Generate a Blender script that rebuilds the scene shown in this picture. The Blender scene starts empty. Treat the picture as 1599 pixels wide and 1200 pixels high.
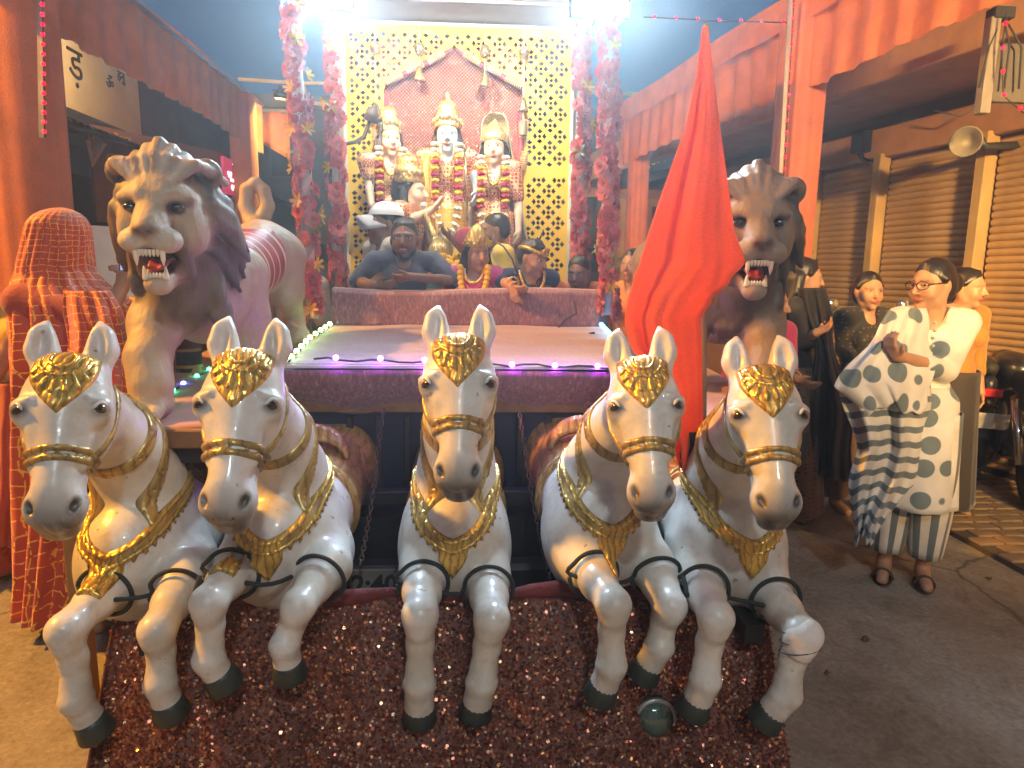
import bpy, bmesh, math, random
import numpy as np
from mathutils import Matrix, Vector, Euler
import openvdb
R_ = math.radians
rng = random.Random(7)
SC = bpy.context.scene
COL = SC.collection

# ------------------------------------------------------------------ camera
FPX, IW, IH = 1040.0, 1599.0, 1200.0
CAMZ = 1.5
PITCH, YAW, ROLL = math.atan(172 / FPX), math.atan(64.5 / FPX), R_(0.8)
CROT = (Matrix.Rotation(-YAW, 3, 'Z') @ Matrix.Rotation(math.pi / 2 - PITCH, 3, 'X') @ Matrix.Rotation(ROLL, 3, 'Z'))
cd = bpy.data.cameras.new('camera'); cam = bpy.data.objects.new('camera', cd); COL.objects.link(cam)
cam.location = (0, 0, CAMZ); cam.rotation_euler = CROT.to_euler()
cd.sensor_width = 36; cd.lens = FPX / IW * 36; cd.clip_start = 0.05; cd.clip_end = 800
SC.camera = cam
def P(px, py, y=None, z=None, x=None):
    v = CROT @ Vector(((px - IW / 2) / FPX, -(py - IH / 2) / FPX, -1.0))
    t = y / v.y if y is not None else ((z - CAMZ) / v.z if z is not None else x / v.x)
    return Vector((v.x * t, v.y * t, CAMZ + v.z * t))

# ------------------------------------------------------------------ world, sun, exposure
W = bpy.data.worlds.new('World'); SC.world = W; W.use_nodes = True
wn = W.node_tree.nodes; wl = W.node_tree.links
sky = wn.new('ShaderNodeTexSky'); sky.sky_type = 'NISHITA'; sky.sun_disc = False
sky.sun_elevation = R_(2.0); sky.sun_rotation = R_(200); sky.air_density = 1.5; sky.dust_density = 0.3; sky.ozone_density = 5.0
wl.new(sky.outputs[0], wn['Background'].inputs[0]); wn['Background'].inputs[1].default_value = 0.15
sl = bpy.data.lights.new('moon', 'SUN'); sl.energy = 0.06; sl.angle = R_(15); sl.color = (0.8, 0.88, 1.0)
so = bpy.data.objects.new('moon', sl); COL.objects.link(so); so.rotation_euler = (R_(40), 0, R_(25))
VS = SC.view_settings
SC.display_settings.display_device = 'sRGB'
VS.view_transform = 'Standard'; VS.look = 'None'; VS.gamma = 1.0; VS.exposure = 0.4; VS.use_curve_mapping = False
SC.cycles.use_denoising = True
SC.cycles.max_bounces = 6; SC.cycles.sample_clamp_indirect = 4.0; SC.cycles.use_light_tree = True; SC.cycles.use_adaptive_sampling = True; SC.cycles.adaptive_threshold = .02

# ------------------------------------------------------------------ helpers: objects
def tag(o, label=None, cat=None, group=None, kind=None):
    if label: o['label'] = label
    if cat: o['category'] = cat
    if group: o['group'] = group
    if kind: o['kind'] = kind
    return o
def empty(name, loc=(0, 0, 0), rz=0.0, label=None, cat=None, group=None):
    o = bpy.data.objects.new(name, None); COL.objects.link(o)
    o.location = loc; o.rotation_euler = (0, 0, rz); o.empty_display_size = 0.1
    return tag(o, label, cat, group)
def par(o, p, keep=True):
    """parent o to p; o's data is in world coordinates when keep"""
    o.parent = p
    if keep and p is not None:
        bpy.context.view_layer.update()
        o.matrix_parent_inverse = mw(p).inverted()
    return o
def mw(o):
    m = Matrix.LocRotScale(o.location, o.rotation_euler, o.scale)
    if o.parent: m = mw(o.parent) @ o.matrix_parent_inverse @ m
    return m
def mobj(name, me, mats, parent=None, world=False):
    o = bpy.data.objects.new(name, me); COL.objects.link(o)
    if mats is not None:
        me.materials.clear()
        for m in (mats if isinstance(mats, (list, tuple)) else [mats]): me.materials.append(m)
    if parent is not None:
        o.parent = parent
        if world: o.matrix_parent_inverse = mw(parent).inverted()
    return o
def ring(n, r=1.0, ph=0.0):
    return [(r * math.cos(2 * math.pi * i / n + ph), r * math.sin(2 * math.pi * i / n + ph)) for i in range(n)]
class MB:
    """collects polygons, builds one mesh object"""
    def __init__(s): s.v = []; s.f = []; s.mi = []; s.cur = 0
    def add(s, vs, fs, mi=None):
        b = len(s.v); s.v += [tuple(v) for v in vs]
        for f in fs: s.f.append(tuple(i + b for i in f)); s.mi.append(s.cur if mi is None else mi)
        return s
    def box(s, c, h, M=None, bev=0.0, mi=None):
        hx, hy, hz = h; vs = []
        if bev <= 0:
            vs = [(x * hx, y * hy, z * hz) for x in (-1, 1) for y in (-1, 1) for z in (-1, 1)]
            fs = [(0, 1, 3, 2), (4, 6, 7, 5), (0, 4, 5, 1), (2, 3, 7, 6), (0, 2, 6, 4), (1, 5, 7, 3)]
        else:
            b = min(bev, hx * .95, hy * .95, hz * .95); idx = {}
            for x in (-1, 1):
                for y in (-1, 1):
                    for z in (-1, 1):
                        for a in range(3):
                            q = [x * (hx - b), y * (hy - b), z * (hz - b)]; q[a] = (x, y, z)[a] * (hx, hy, hz)[a]
                            idx[(x, y, z, a)] = len(vs); vs.append(tuple(q))
            fs = []
            for a in range(3):
                u, w = (a + 1) % 3, (a + 2) % 3
                for sgn in (-1, 1):
                    k = []
                    for (p, q) in ((-1, -1), (1, -1), (1, 1), (-1, 1)):
                        t = [0, 0, 0]; t[a] = sgn; t[u] = p; t[w] = q; k.append(idx[(*t, a)])
                    fs.append(tuple(k if sgn > 0 else k[::-1]))
                for p in (-1, 1):
                    for q in (-1, 1):
                        t0 = [0, 0, 0]; t0[u] = p; t0[w] = q; t1 = list(t0); t0[a] = -1; t1[a] = 1
                        k = [idx[(*t0, u)], idx[(*t1, u)], idx[(*t1, w)], idx[(*t0, w)]]
                        fs.append(tuple(k if p * q < 0 else k[::-1]))
            for x in (-1, 1):
                for y in (-1, 1):
                    for z in (-1, 1):
                        k = [idx[(x, y, z, a)] for a in range(3)]
                        fs.append(tuple(k if x * y * z > 0 else k[::-1]))
        c = Vector(c)
        vs = [((M @ Vector(v)) if M is not None else Vector(v)) + c for v in vs]
        return s.add(vs, fs, mi)
    def tube(s, pts, rad, n=8, cap=True, mi=None, closed=False):
        pts = [Vector(p) for p in pts]; m = len(pts)
        rs = rad if isinstance(rad, (list, tuple)) else [rad] * m
        vs, fs = [], []; prev = None
        for i, p in enumerate(pts):
            if closed: t = pts[(i + 1) % m] - pts[i - 1]
            else: t = pts[min(i + 1, m - 1)] - pts[max(i - 1, 0)]
            t = t.normalized() if t.length > 1e-9 else Vector((0, 0, 1))
            if prev is None: u = t.orthogonal().normalized()
            else: u = (prev - t * prev.dot(t)); u = u.normalized() if u.length > 1e-6 else t.orthogonal().normalized()
            prev = u; w = t.cross(u)
            for (a, b) in ring(n): vs.append(p + u * (a * rs[i]) + w * (b * rs[i]))
        for i in range(m if closed else m - 1):
            j = (i + 1) % m
            for k in range(n): fs.append((i * n + k, i * n + (k + 1) % n, j * n + (k + 1) % n, j * n + k))
        if cap and not closed: fs += [tuple(range(n))[::-1], tuple((m - 1) * n + k for k in range(n))]
        return s.add(vs, fs, mi)
    def lathe(s, prof, n=16, M=None, c=(0, 0, 0), mi=None):
        vs, fs = [], []; m = len(prof)
        for (r, z) in prof:
            for (a, b) in ring(n): vs.append(Vector((a * max(r, 1e-4), b * max(r, 1e-4), z)))
        for i in range(m - 1):
            for k in range(n): fs.append((i * n + k, i * n + (k + 1) % n, (i + 1) * n + (k + 1) % n, (i + 1) * n + k))
        fs += [tuple(range(n))[::-1], tuple((m - 1) * n + k for k in range(n))]
        c = Vector(c); vs = [((M @ v) if M is not None else v) + c for v in vs]
        return s.add(vs, fs, mi)
    def sphere(s, c, r, n=8, m=6, mi=None, M=None):
        rr = r if isinstance(r, (tuple, list)) else (r, r, r)
        vs, fs = [], []
        for i in range(m + 1):
            th = math.pi * i / m
            for (a, b) in ring(n, math.sin(th) + 1e-4): vs.append(Vector((a * rr[0], b * rr[1], -math.cos(th) * rr[2])))
        for i in range(m):
            for k in range(n): fs.append((i * n + k, i * n + (k + 1) % n, (i + 1) * n + (k + 1) % n, (i + 1) * n + k))
        c = Vector(c); vs = [((M @ v) if M is not None else v) + c for v in vs]
        return s.add(vs, fs, mi)
    def grid(s, fn, nu, nv, mi=None):
        vs = [fn(i / nu, j / nv) for j in range(nv + 1) for i in range(nu + 1)]
        fs = [(j * (nu + 1) + i, j * (nu + 1) + i + 1, (j + 1) * (nu + 1) + i + 1, (j + 1) * (nu + 1) + i) for j in range(nv) for i in range(nu)]
        return s.add(vs, fs, mi)
    def mesh(s, name='m', smooth=False):
        me = bpy.data.meshes.new(name); me.from_pydata(s.v, [], s.f)
        me.polygons.foreach_set('material_index', s.mi)
        if smooth: me.polygons.foreach_set('use_smooth', [True] * len(s.f))
        me.update(); return me
    def build(s, name, mats, parent=None, smooth=False, world=False):
        return mobj(name, s.mesh(name, smooth), mats, parent, world)
def solidify(o, t, off=0.0):
    m = o.modifiers.new('s', 'SOLIDIFY'); m.thickness = t; m.offset = off; return o

# ------------------------------------------------------------------ helpers: smooth-union sculpting on a grid
class S:
    def __init__(s, lo, hi, h, col=(.8, .8, .8)):
        s.h = h; s.lo = np.array(lo, 'f8') - 3 * h
        s.n = np.ceil((np.array(hi) - s.lo) / h).astype(int) + 4
        s.D = np.full(s.n, 0.2, 'f4'); s.C = np.empty((*s.n, 3), 'f4'); s.C[:] = col
        s.M = Matrix.Identity(4); s.col = None
        s.ax = [(s.lo[a] + h * np.arange(s.n[a])).astype('f4') for a in range(3)]
    def sub(s, lo, hi):
        sl = []
        for a in range(3):
            i0 = int(max(0, math.floor((lo[a] - s.lo[a]) / s.h))); i1 = int(min(s.n[a], math.ceil((hi[a] - s.lo[a]) / s.h) + 1))
            if i1 <= i0: return None, None
            sl.append(slice(i0, i1))
        X = s.ax[0][sl[0]][:, None, None]; Y = s.ax[1][sl[1]][None, :, None]; Z = s.ax[2][sl[2]][None, None, :]
        return tuple(sl), (X, Y, Z)
    def app(s, sl, d, k, col, mode):
        D = s.D[sl]; col = col if col is not None else s.col
        if mode == 'u':
            h = np.clip(.5 + .5 * (D - d) / k, 0, 1); s.D[sl] = D * (1 - h) + d * h - k * h * (1 - h)
            if col is not None: s.C[sl] = s.C[sl] * (1 - h[..., None]) + np.array(col, 'f4') * h[..., None]
        elif mode == 's':
            h = np.clip(.5 - .5 * (D + d) / k, 0, 1); s.D[sl] = D * (1 - h) - d * h + k * h * (1 - h)
            if col is not None: s.C[sl] = s.C[sl] * (1 - h[..., None]) + np.array(col, 'f4') * h[..., None]
        else:
            h = np.clip(.5 - .5 * d / k, 0, 1)[..., None]; s.C[sl] = s.C[sl] * (1 - h) + np.array(col, 'f4') * h
    def rc(s, a, b, ra, rb, k=.02, col=None, mode='u'):
        sc = s.M.to_scale()[0]; ra *= sc; rb *= sc; k *= sc; a = s.M @ Vector(a); b = s.M @ Vector(b); r = max(ra, rb) + k + 3 * s.h
        sl, X = s.sub([min(a[i], b[i]) - r for i in range(3)], [max(a[i], b[i]) + r for i in range(3)])
        if sl is None: return s
        ba = b - a; L = max(ba.length_squared, 1e-9)
        p = [X[i] - a[i] for i in range(3)]
        t = np.clip((p[0] * ba.x + p[1] * ba.y + p[2] * ba.z) / L, 0, 1)
        d = np.sqrt((p[0] - t * ba.x) ** 2 + (p[1] - t * ba.y) ** 2 + (p[2] - t * ba.z) ** 2) - (ra + (rb - ra) * t)
        s.app(sl, d, k, col, mode); return s
    def chain(s, pts, rs, k=.02, col=None, mode='u'):
        for i in range(len(pts) - 1): s.rc(pts[i], pts[i + 1], rs[i], rs[i + 1], k, col, mode)
        return s
    def el(s, c, r, k=.02, col=None, mode='u', rot=None):
        sc = s.M.to_scale()[0]; r = tuple(x * sc for x in r); k *= sc; M3 = s.M.to_3x3().normalized()
        if rot is not None: M3 = M3 @ Euler(tuple(R_(a) for a in rot)).to_matrix()
        c = s.M @ Vector(c); rr = math.sqrt(sum((max(r)) ** 2 for _ in (0,))) + k + 3 * s.h
        sl, X = s.sub([c[i] - rr for i in range(3)], [c[i] + rr for i in range(3)])
        if sl is None: return s
        p = [X[i] - c[i] for i in range(3)]; q = [M3[0][j] * p[0] + M3[1][j] * p[1] + M3[2][j] * p[2] for j in range(3)]
        k0 = np.sqrt(sum((q[j] / r[j]) ** 2 for j in range(3))); k1 = np.sqrt(sum((q[j] / r[j] ** 2) ** 2 for j in range(3))) + 1e-6
        s.app(sl, k0 * (k0 - 1) / k1, k, col, mode); return s
    def bx(s, c, hf, k=.01, col=None, mode='u', rot=None, rnd=.005):
        M3 = s.M.to_3x3()
        if rot is not None: M3 = M3 @ Euler(tuple(R_(a) for a in rot)).to_matrix()
        c = s.M @ Vector(c); rr = math.sqrt(sum(x * x for x in hf)) + k + 3 * s.h
        sl, X = s.sub([c[i] - rr for i in range(3)], [c[i] + rr for i in range(3)])
        if sl is None: return s
        p = [X[i] - c[i] for i in range(3)]; q = [np.abs(M3[0][j] * p[0] + M3[1][j] * p[1] + M3[2][j] * p[2]) - (hf[j] - rnd) for j in range(3)]
        d = np.sqrt(sum(np.maximum(x, 0) ** 2 for x in q)) + np.minimum(np.maximum(q[0], np.maximum(q[1], q[2])), 0) - rnd
        s.app(sl, d, k, col, mode); return s
    def P(s):
        return s.ax[0][:, None, None], s.ax[1][None, :, None], s.ax[2][None, None, :]
    def loc(s, M):
        """grid coordinates in the frame M"""
        i = M.inverted(); X, Y, Z = s.P()
        return [i[a][0] * X + i[a][1] * Y + i[a][2] * Z + i[a][3] for a in range(3)]
    def mesh(s, name, F=None, smooth=True, color=True):
        F = s.D if F is None else F
        g = openvdb.FloatGrid(); g.background = 0.2; g.copyFromArray(np.ascontiguousarray(F, 'f4'))
        pts, tri, quad = g.convertToPolygons(0.0, 0.0)
        pts = np.asarray(pts, 'f8'); quad = np.asarray(quad) if len(quad) else np.zeros((0, 4), int); tri = np.asarray(tri) if len(tri) else np.zeros((0, 3), int)
        me = bpy.data.meshes.new(name)
        nq, nt = len(quad), len(tri)
        me.vertices.add(len(pts)); me.loops.add(nq * 4 + nt * 3); me.polygons.add(nq + nt)
        me.vertices.foreach_set('co', (pts * s.h + s.lo).astype('f4').ravel())
        me.loops.foreach_set('vertex_index', np.concatenate([quad.ravel(), tri.ravel()]).astype('i4'))
        me.polygons.foreach_set('loop_start', np.concatenate([np.arange(nq) * 4, nq * 4 + np.arange(nt) * 3]).astype('i4'))
        me.update(calc_edges=True)
        me.polygons.foreach_set('use_smooth', np.full(nq + nt, smooth))
        if color and len(pts):
            i0 = np.clip(np.floor(pts).astype(int), 0, s.n - 2); f = np.clip(pts - i0, 0, 1); c = 0
            for dx in (0, 1):
                for dy in (0, 1):
                    for dz in (0, 1):
                        w = (f[:, 0] if dx else 1 - f[:, 0]) * (f[:, 1] if dy else 1 - f[:, 1]) * (f[:, 2] if dz else 1 - f[:, 2])
                        c = c + s.C[i0[:, 0] + dx, i0[:, 1] + dy, i0[:, 2] + dz] * w[:, None]
            at = me.color_attributes.new('Col', 'FLOAT_COLOR', 'POINT')
            at.data.foreach_set('color', np.concatenate([c, np.ones((len(c), 1))], 1).astype('f4').ravel())
        return me
    def build(s, name, mats, parent=None, F=None, world=False, smooth=True):
        return mobj(name, s.mesh(name, F, smooth), mats, parent, world)
def smax(a, b, k):
    h = np.clip(.5 + .5 * (a - b) / k, 0, 1); return b * (1 - h) + a * h + k * h * (1 - h)
def smin(a, b, k): return -smax(-a, -b, k)

# ------------------------------------------------------------------ materials
MATS = {}
class NT:
    def __init__(s, name):
        s.m = bpy.data.materials.new(name); s.m.use_nodes = True; s.t = s.m.node_tree; s.b = s.t.nodes['Principled BSDF']
    def n(s, typ, **kw):
        x = s.t.nodes.new('ShaderNode' + typ)
        for k, v in kw.items():
            if hasattr(x, k): setattr(x, k, v)
            else: x.inputs[k.replace('_', ' ')].default_value = v
        return x
    def l(s, a, b): s.t.links.new(a, b)
    def coord(s, kind='Object', sc=(1, 1, 1), rot=(0, 0, 0)):
        c = s.n('TexCoord'); m = s.n('Mapping'); m.inputs['Scale'].default_value = sc; m.inputs['Rotation'].default_value = rot
        s.l(c.outputs[kind], m.inputs[0]); return m.outputs[0]
    def ramp(s, fac, stops):
        r = s.n('ValToRGB'); e = r.color_ramp.elements
        while len(e) < len(stops): e.new(0.5)
        for i, (p, c) in enumerate(stops): e[i].position = p; e[i].color = (*c, 1) if len(c) == 3 else c
        s.l(fac, r.inputs[0]); return r.outputs[0]
    def mix(s, fac, a, b, mode='MIX'):
        x = s.n('Mix', data_type='RGBA', blend_type=mode)
        for sock, v in ((x.inputs[0], fac), (x.inputs[6], a), (x.inputs[7], b)):
            if hasattr(v, 'is_linked') or hasattr(v, 'links'): s.l(v, sock)
            else: sock.default_value = v if not isinstance(v, tuple) or len(v) == 4 else (*v, 1)
        return x.outputs[2]
    def math(s, op, a, b=0.0, c=0.0):
        x = s.n('Math', operation=op)
        for i, v in enumerate((a, b, c)):
            if hasattr(v, 'links'): s.l(v, x.inputs[i])
            else: x.inputs[i].default_value = v
        return x.outputs[0]
    def bump(s, hgt, strength=.3, dist=.01, nrm=None):
        b = s.n('Bump'); b.inputs['Strength'].default_value = strength; b.inputs['Distance'].default_value = dist
        s.l(hgt, b.inputs['Height'])
        if nrm is not None: s.l(nrm, b.inputs['Normal'])
        s.l(b.outputs[0], s.b.inputs['Normal']); return b.outputs[0]
    def set(s, **kw):
        for k, v in kw.items():
            k = {'color': 'Base Color', 'rough': 'Roughness', 'metal': 'Metallic', 'coat': 'Coat Weight', 'sheen': 'Sheen Weight', 'emit': 'Emission Color', 'es': 'Emission Strength', 'spec': 'Specular IOR Level', 'sss': 'Subsurface Weight', 'alpha': 'Alpha', 'trans': 'Transmission Weight'}[k]
            if hasattr(v, 'links'): s.l(v, s.b.inputs[k])
            else: s.b.inputs[k].default_value = (*v, 1) if isinstance(v, tuple) and len(v) == 3 else v
        return s
def M_(name, col, rough=.6, metal=0, var=.25, nsc=6, bump=0, bsc=60, vc=False, coat=0, sheen=0, es=0, dist=.004, spec=.5, kind='Object'):
    """plain procedural surface: colour with two scales of variation, optional vertex colour and relief"""
    if name in MATS: return MATS[name]
    t = NT(name); co = t.coord(kind)
    nz = t.n('TexNoise', Scale=nsc, Detail=5.0, Roughness=.6); t.l(co, nz.inputs[0])
    if vc:
        a = t.n('VertexColor'); a.layer_name = 'Col'; base = a.outputs[0]
    else:
        rgb = t.n('RGB'); rgb.outputs[0].default_value = (*col, 1); base = rgb.outputs[0]
    f = t.ramp(nz.outputs[0], [(.25, (1 - var,) * 3), (.75, (1 + var * .4,) * 3)])
    t.set(color=t.mix(1.0, base, f, 'MULTIPLY'), metal=metal, coat=coat, sheen=sheen, spec=spec)
    r = t.n('MapRange', To_Min=max(rough - .1, .02), To_Max=min(rough + .12, 1)); t.l(nz.outputs[0], r.inputs[0]); t.set(rough=r.outputs[0])
    if es: t.set(emit=col, es=es)
    if bump:
        n2 = t.n('TexNoise', Scale=bsc, Detail=4.0); t.l(co, n2.inputs[0]); t.bump(n2.outputs[0], bump, dist)
    MATS[name] = t.m; return t.m
def emit(name, col, st):
    if name in MATS: return MATS[name]
    t = NT(name); t.set(color=col, emit=col, es=st, rough=.4); MATS[name] = t.m; return t.m
def shell(s, name, lo, hi, fn, off, mats, parent=None, k=.004, world=True, inner=None):
    """a piece that lies on the sculpted surface s: its offset shell cut by the region fn(X, Y, Z) < 0"""
    sl, X = s.sub(lo, hi)
    T = S.__new__(S); T.h = s.h; T.n = np.array(s.D[sl].shape) + 2
    T.lo = np.array([s.ax[a][sl[a].start] for a in range(3)], 'f8') - s.h
    T.C = np.zeros((*T.n, 3), 'f4'); F = np.full(T.n, .05, 'f4')
    G = smax(s.D[sl] - off, fn(*X) + 0 * s.D[sl], k)
    if inner is not None: G = smax(G, -(s.D[sl] + inner), k)
    F[1:-1, 1:-1, 1:-1] = G
    me = T.mesh(name, F, True, False)
    return mobj(name, me, mats, parent, world)
# ------------------------------------------------------------------ surface materials of the street
def mat_asphalt():
    t = NT('worn_concrete_road'); co = t.coord('Object')
    a = t.n('TexNoise', Scale=.9, Detail=7.0, Roughness=.7); t.l(co, a.inputs[0])
    b = t.n('TexNoise', Scale=45.0, Detail=5.0, Roughness=.7); t.l(co, b.inputs[0])
    c = t.ramp(a.outputs[0], [(.3, (.21, .185, .15)), (.5, (.29, .26, .22)), (.68, (.37, .335, .285))])
    g = t.ramp(b.outputs[0], [(.35, (.7, .7, .7)), (.65, (1.12, 1.12, 1.12))])
    cr = t.n('TexVoronoi', feature='DISTANCE_TO_EDGE', Scale=.55); dn = t.n('TexNoise', Scale=2.5, Detail=4.0); t.l(co, dn.inputs[0])
    t.l(t.mix(.25, co, dn.outputs[1]), cr.inputs[0])
    crk = t.ramp(cr.outputs[0], [(.0, (.35, .35, .35)), (.008, (1, 1, 1))])
    st = t.n('TexNoise', Scale=3.3, Detail=8.0, Roughness=.75, Distortion=1.2); t.l(co, st.inputs[0]); sp3 = t.n('TexVoronoi', Scale=26.0); t.l(co, sp3.inputs[0])
    stain = t.mix(1.0, t.ramp(st.outputs[0], [(.38, (.68, .66, .64)), (.55, (1, 1, 1))]), t.ramp(sp3.outputs[0], [(.05, (.4, .4, .4)), (.09, (1, 1, 1))]), 'MULTIPLY'); crk = t.mix(1.0, crk, stain, 'MULTIPLY')
    t.set(color=t.mix(1.0, t.mix(1.0, c, g, 'MULTIPLY'), crk, 'MULTIPLY'), rough=t.ramp(a.outputs[0], [(.35, (.5,) * 3), (.65, (.8,) * 3)]))
    t.bump(t.math('ADD', b.outputs[0], t.math('MULTIPLY', a.outputs[0], .6)), .5, .006); return t.m
def mat_cloth(name, col, sheen=.3, stripes=90, var=.25, trans=0.0, rough=.75, wr=.35):
    t = NT(name); co = t.coord()
    n = t.n('TexNoise', Scale=5.0, Detail=5.0); t.l(co, n.inputs[0])
    w = t.n('TexNoise', Scale=stripes, Detail=3.0); t.l(co, w.inputs[0])
    c = t.ramp(n.outputs[0], [(.3, tuple(x * (1 - var) for x in col)), (.7, col)])
    c = t.mix(1.0, c, t.ramp(w.outputs[0], [(.3, (.85,) * 3), (.7, (1.08,) * 3)]), 'MULTIPLY')
    t.set(color=c, rough=rough, sheen=sheen); t.bump(t.math('ADD', t.math('MULTIPLY', n.outputs[0], 3.0), w.outputs[0]), wr, .01)
    if trans:
        d = t.n('BsdfTranslucent'); t.l(c, d.inputs[0]); m = t.n('MixShader'); m.inputs[0].default_value = trans
        t.l(t.b.outputs[0], m.inputs[1]); t.l(d.outputs[0], m.inputs[2]); t.l(m.outputs[0], t.t.nodes['Material Output'].inputs[0])
    return t.m
MATS['road'] = mat_asphalt()
MATS['orange_cloth'] = mat_cloth('orange_bunting_cloth', (.74, .23, .09), .2, 120, .3, .35)
MATS['orange_wrap'] = mat_cloth('orange_wrap_cloth', (.56, .15, .065), .2, 120, .3)
M_('cream_board', (.62, .47, .27), .6, var=.2, nsc=3)
M_('dark_paint', (.018, .018, .022), .6)
M_('ochre_wall', (.33, .22, .10), .8, var=.4, nsc=2.5, bump=.4, bsc=35)
M_('brown_wall', (.26, .15, .11), .8, var=.4, nsc=2, bump=.4, bsc=30)
M_('dull_wall', (.13, .12, .12), .85, var=.5, nsc=1.5, bump=.4, bsc=25)
M_('dark_metal', (.05, .05, .055), .5, .6)
M_('grey_metal', (.35, .35, .36), .45, .7)
M_('slate', (.03, .033, .04), .6, var=.4)
M_('shutter', (.46, .31, .17), .42, .35, var=.35, nsc=3)
M_('paver', (.24, .17, .11), .85, var=.5, nsc=4, bump=.5, bsc=50)
M_('brown_sign', (.20, .075, .04), .5, var=.3)
M_('sign_gold', (.55, .28, .09), .5)
M_('white_board', (.66, .62, .60), .6, var=.15)
M_('fabric_back', (.25, .22, .2), .9)
emit('lit_magenta', (.50, .03, .10), .55); emit('lit_white', (1, .95, .92), 1.6)
emit('led_red', (1, .0, .02), 5.0)
M_('cable', (.03, .03, .03), .7)

# ------------------------------------------------------------------ ground
mb = MB(); mb.grid(lambda u, v: (-60 + 120 * u, -40 + 240 * v, 0), 12, 24)
tag(mb.build('ground', MATS['road']), kind='structure')
mb = MB(); mb.box((-4.15, 8, .045), (1.9, 12, .055), bev=.012)
tag(mb.build('pavement', M_('pave_left', (.30, .25, .18), .85, var=.4, nsc=2, bump=.4)), kind='structure')
pv = MB(); pv.box((5.6, 9.0, .012), (2.75, 6.2, .018))
pvo = tag(pv.build('pavement', M_('paver_joint', (.07, .055, .045), .95)), kind='structure')
pm = None; k = 0
for j in range(26):
    for i in range(11):
        x = 2.93 + i * .158 + (.079 if j % 2 else 0); y = 2.98 + j * .112
        if k >= 290 or x > 4.55: continue
        if pm is None:
            q = MB(); q.box((0, 0, 0), (.074, .051, .017), bev=.006); pm = q.mesh('paver'); pm.materials.append(MATS['paver'])
        o = bpy.data.objects.new('paver', pm); COL.objects.link(o); o.parent = pvo
        o.location = (x, y, .026 + rng.uniform(-.003, .003)); o.rotation_euler = (rng.uniform(-.02, .02), rng.uniform(-.02, .02), rng.uniform(-.02, .02)); k += 1

# ------------------------------------------------------------------ lettering
def text(name, body, size, M, mat, parent=None, depth=.004, shear=0.0, bold=0.0):
    cu = bpy.data.curves.new(name, 'FONT'); cu.body = body; cu.size = size; cu.extrude = depth; cu.shear = shear; cu.offset = bold
    cu.align_x = 'CENTER'; cu.align_y = 'CENTER'; cu.resolution_u = 3
    o = bpy.data.objects.new(name, cu); COL.objects.link(o)
    me = bpy.data.meshes.new_from_object(o.evaluated_get(bpy.context.evaluated_depsgraph_get()))
    bpy.data.objects.remove(o); bpy.data.curves.remove(cu)
    q = mobj(name, me, mat, parent)
    if parent is not None: q.matrix_parent_inverse = mw(parent).inverted()
    q.matrix_basis = M; return q
def facing(loc, nx, ny, tilt=0.0):
    """frame whose +Z (text normal) is the horizontal direction (nx, ny), text upright"""
    n = Vector((nx, ny, 0)).normalized(); z = Vector((0, 0, 1)); x = z.cross(n)
    M = Matrix((x, z, n)).transposed().to_4x4(); return Matrix.Translation(loc) @ M @ Matrix.Rotation(tilt, 4, 'Z')

# ------------------------------------------------------------------ cloth-covered arcade on both sides
def along(A, B, t): return Vector(A).lerp(Vector(B), t)
def valance(A, B, z0, z1, label, seed, hide=None):
    """pleated cloth hanging from the line A-B (at z1) down to z0"""
    r = random.Random(seed); A = Vector((*A, 0)); B = Vector((*B, 0)); L = (B - A).length; n = Vector((-(B - A).y, (B - A).x, 0)).normalized()
    root = empty('cloth_valance', (A.x, A.y, z1), 0, label, 'valance', 'orange cloth valances')
    nu = int(L / .016); ph = [0.]; 
    for i in range(nu + 1): ph.append(ph[-1] + r.uniform(.5, 1.5) * .36)
    dr = [r.uniform(-.02, .02) for _ in range(nu + 2)]
    def f(u, v):
        i = int(u * nu + .5); a = .010 + .012 * v
        dz = .012 * math.sin(u * L * 2.1) + dr[i] * .35
        p = A.lerp(B, u) + n * (a * math.sin(ph[i]) + .03 * math.sin(u * L * 1.7) * v)
        return (p.x, p.y, z1 + (z0 - z1 + dz) * v)
    q = MB(); q.grid(f, nu, 8); o = q.build('pleated_cloth', MATS['orange_cloth'], root, True, True)
    q = MB()
    q.grid(lambda u, v: tuple(A.lerp(B, u) + n * (.045 + .012 * math.sin(u * L * 9) * v) + Vector((0, 0, z1 + .10 - .24 * v + .012 * math.sin(u * L * 2.4)))), int(L / .05), 4)
    q.build('top_band', MATS['orange_cloth'], root, True, True)
    q = MB(); q.tube([A + Vector((0, 0, z1 + .02)), B + Vector((0, 0, z1 + .02))], .025, 8); q.build('rail', MATS['grey_metal'], root, True, True)
    return root
def cloth_pillar(c, w, z1, label, yaw=0., seed=1, taper=.0):
    r = random.Random(seed); root = empty('cloth_pillar', (c[0], c[1], 0), yaw, label, 'pillar', 'orange cloth pillars')
    q = MB(); ph = r.uniform(0, 6)
    def f(u, v):
        a = 2 * math.pi * u; sq = 1 / max(abs(math.cos(a)), abs(math.sin(a))) ** .72
        rr = w / 2 * sq * (1 + .02 * math.sin(11 * a + ph) + .015 * math.sin(5 * a + 3 * v + ph)) * (1 + taper * v)
        return (rr * math.cos(a), rr * math.sin(a), z1 * v)
    q.grid(f, 56, 24); q.build('wrapped_cloth', MATS['orange_wrap'], root, True)
    q = MB(); q.box((0, 0, z1 / 2), (w * .3, w * .3, z1 / 2 - .01)); q.build('post', MATS['dark_metal'], root)
    return root
LA, LB = (-2.6, 3.6), (-2.6, 8.9)
valance(LA, LB, 2.95, 3.5, 'orange pleated cloth valance in front of the cream signboard', 3)
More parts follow.
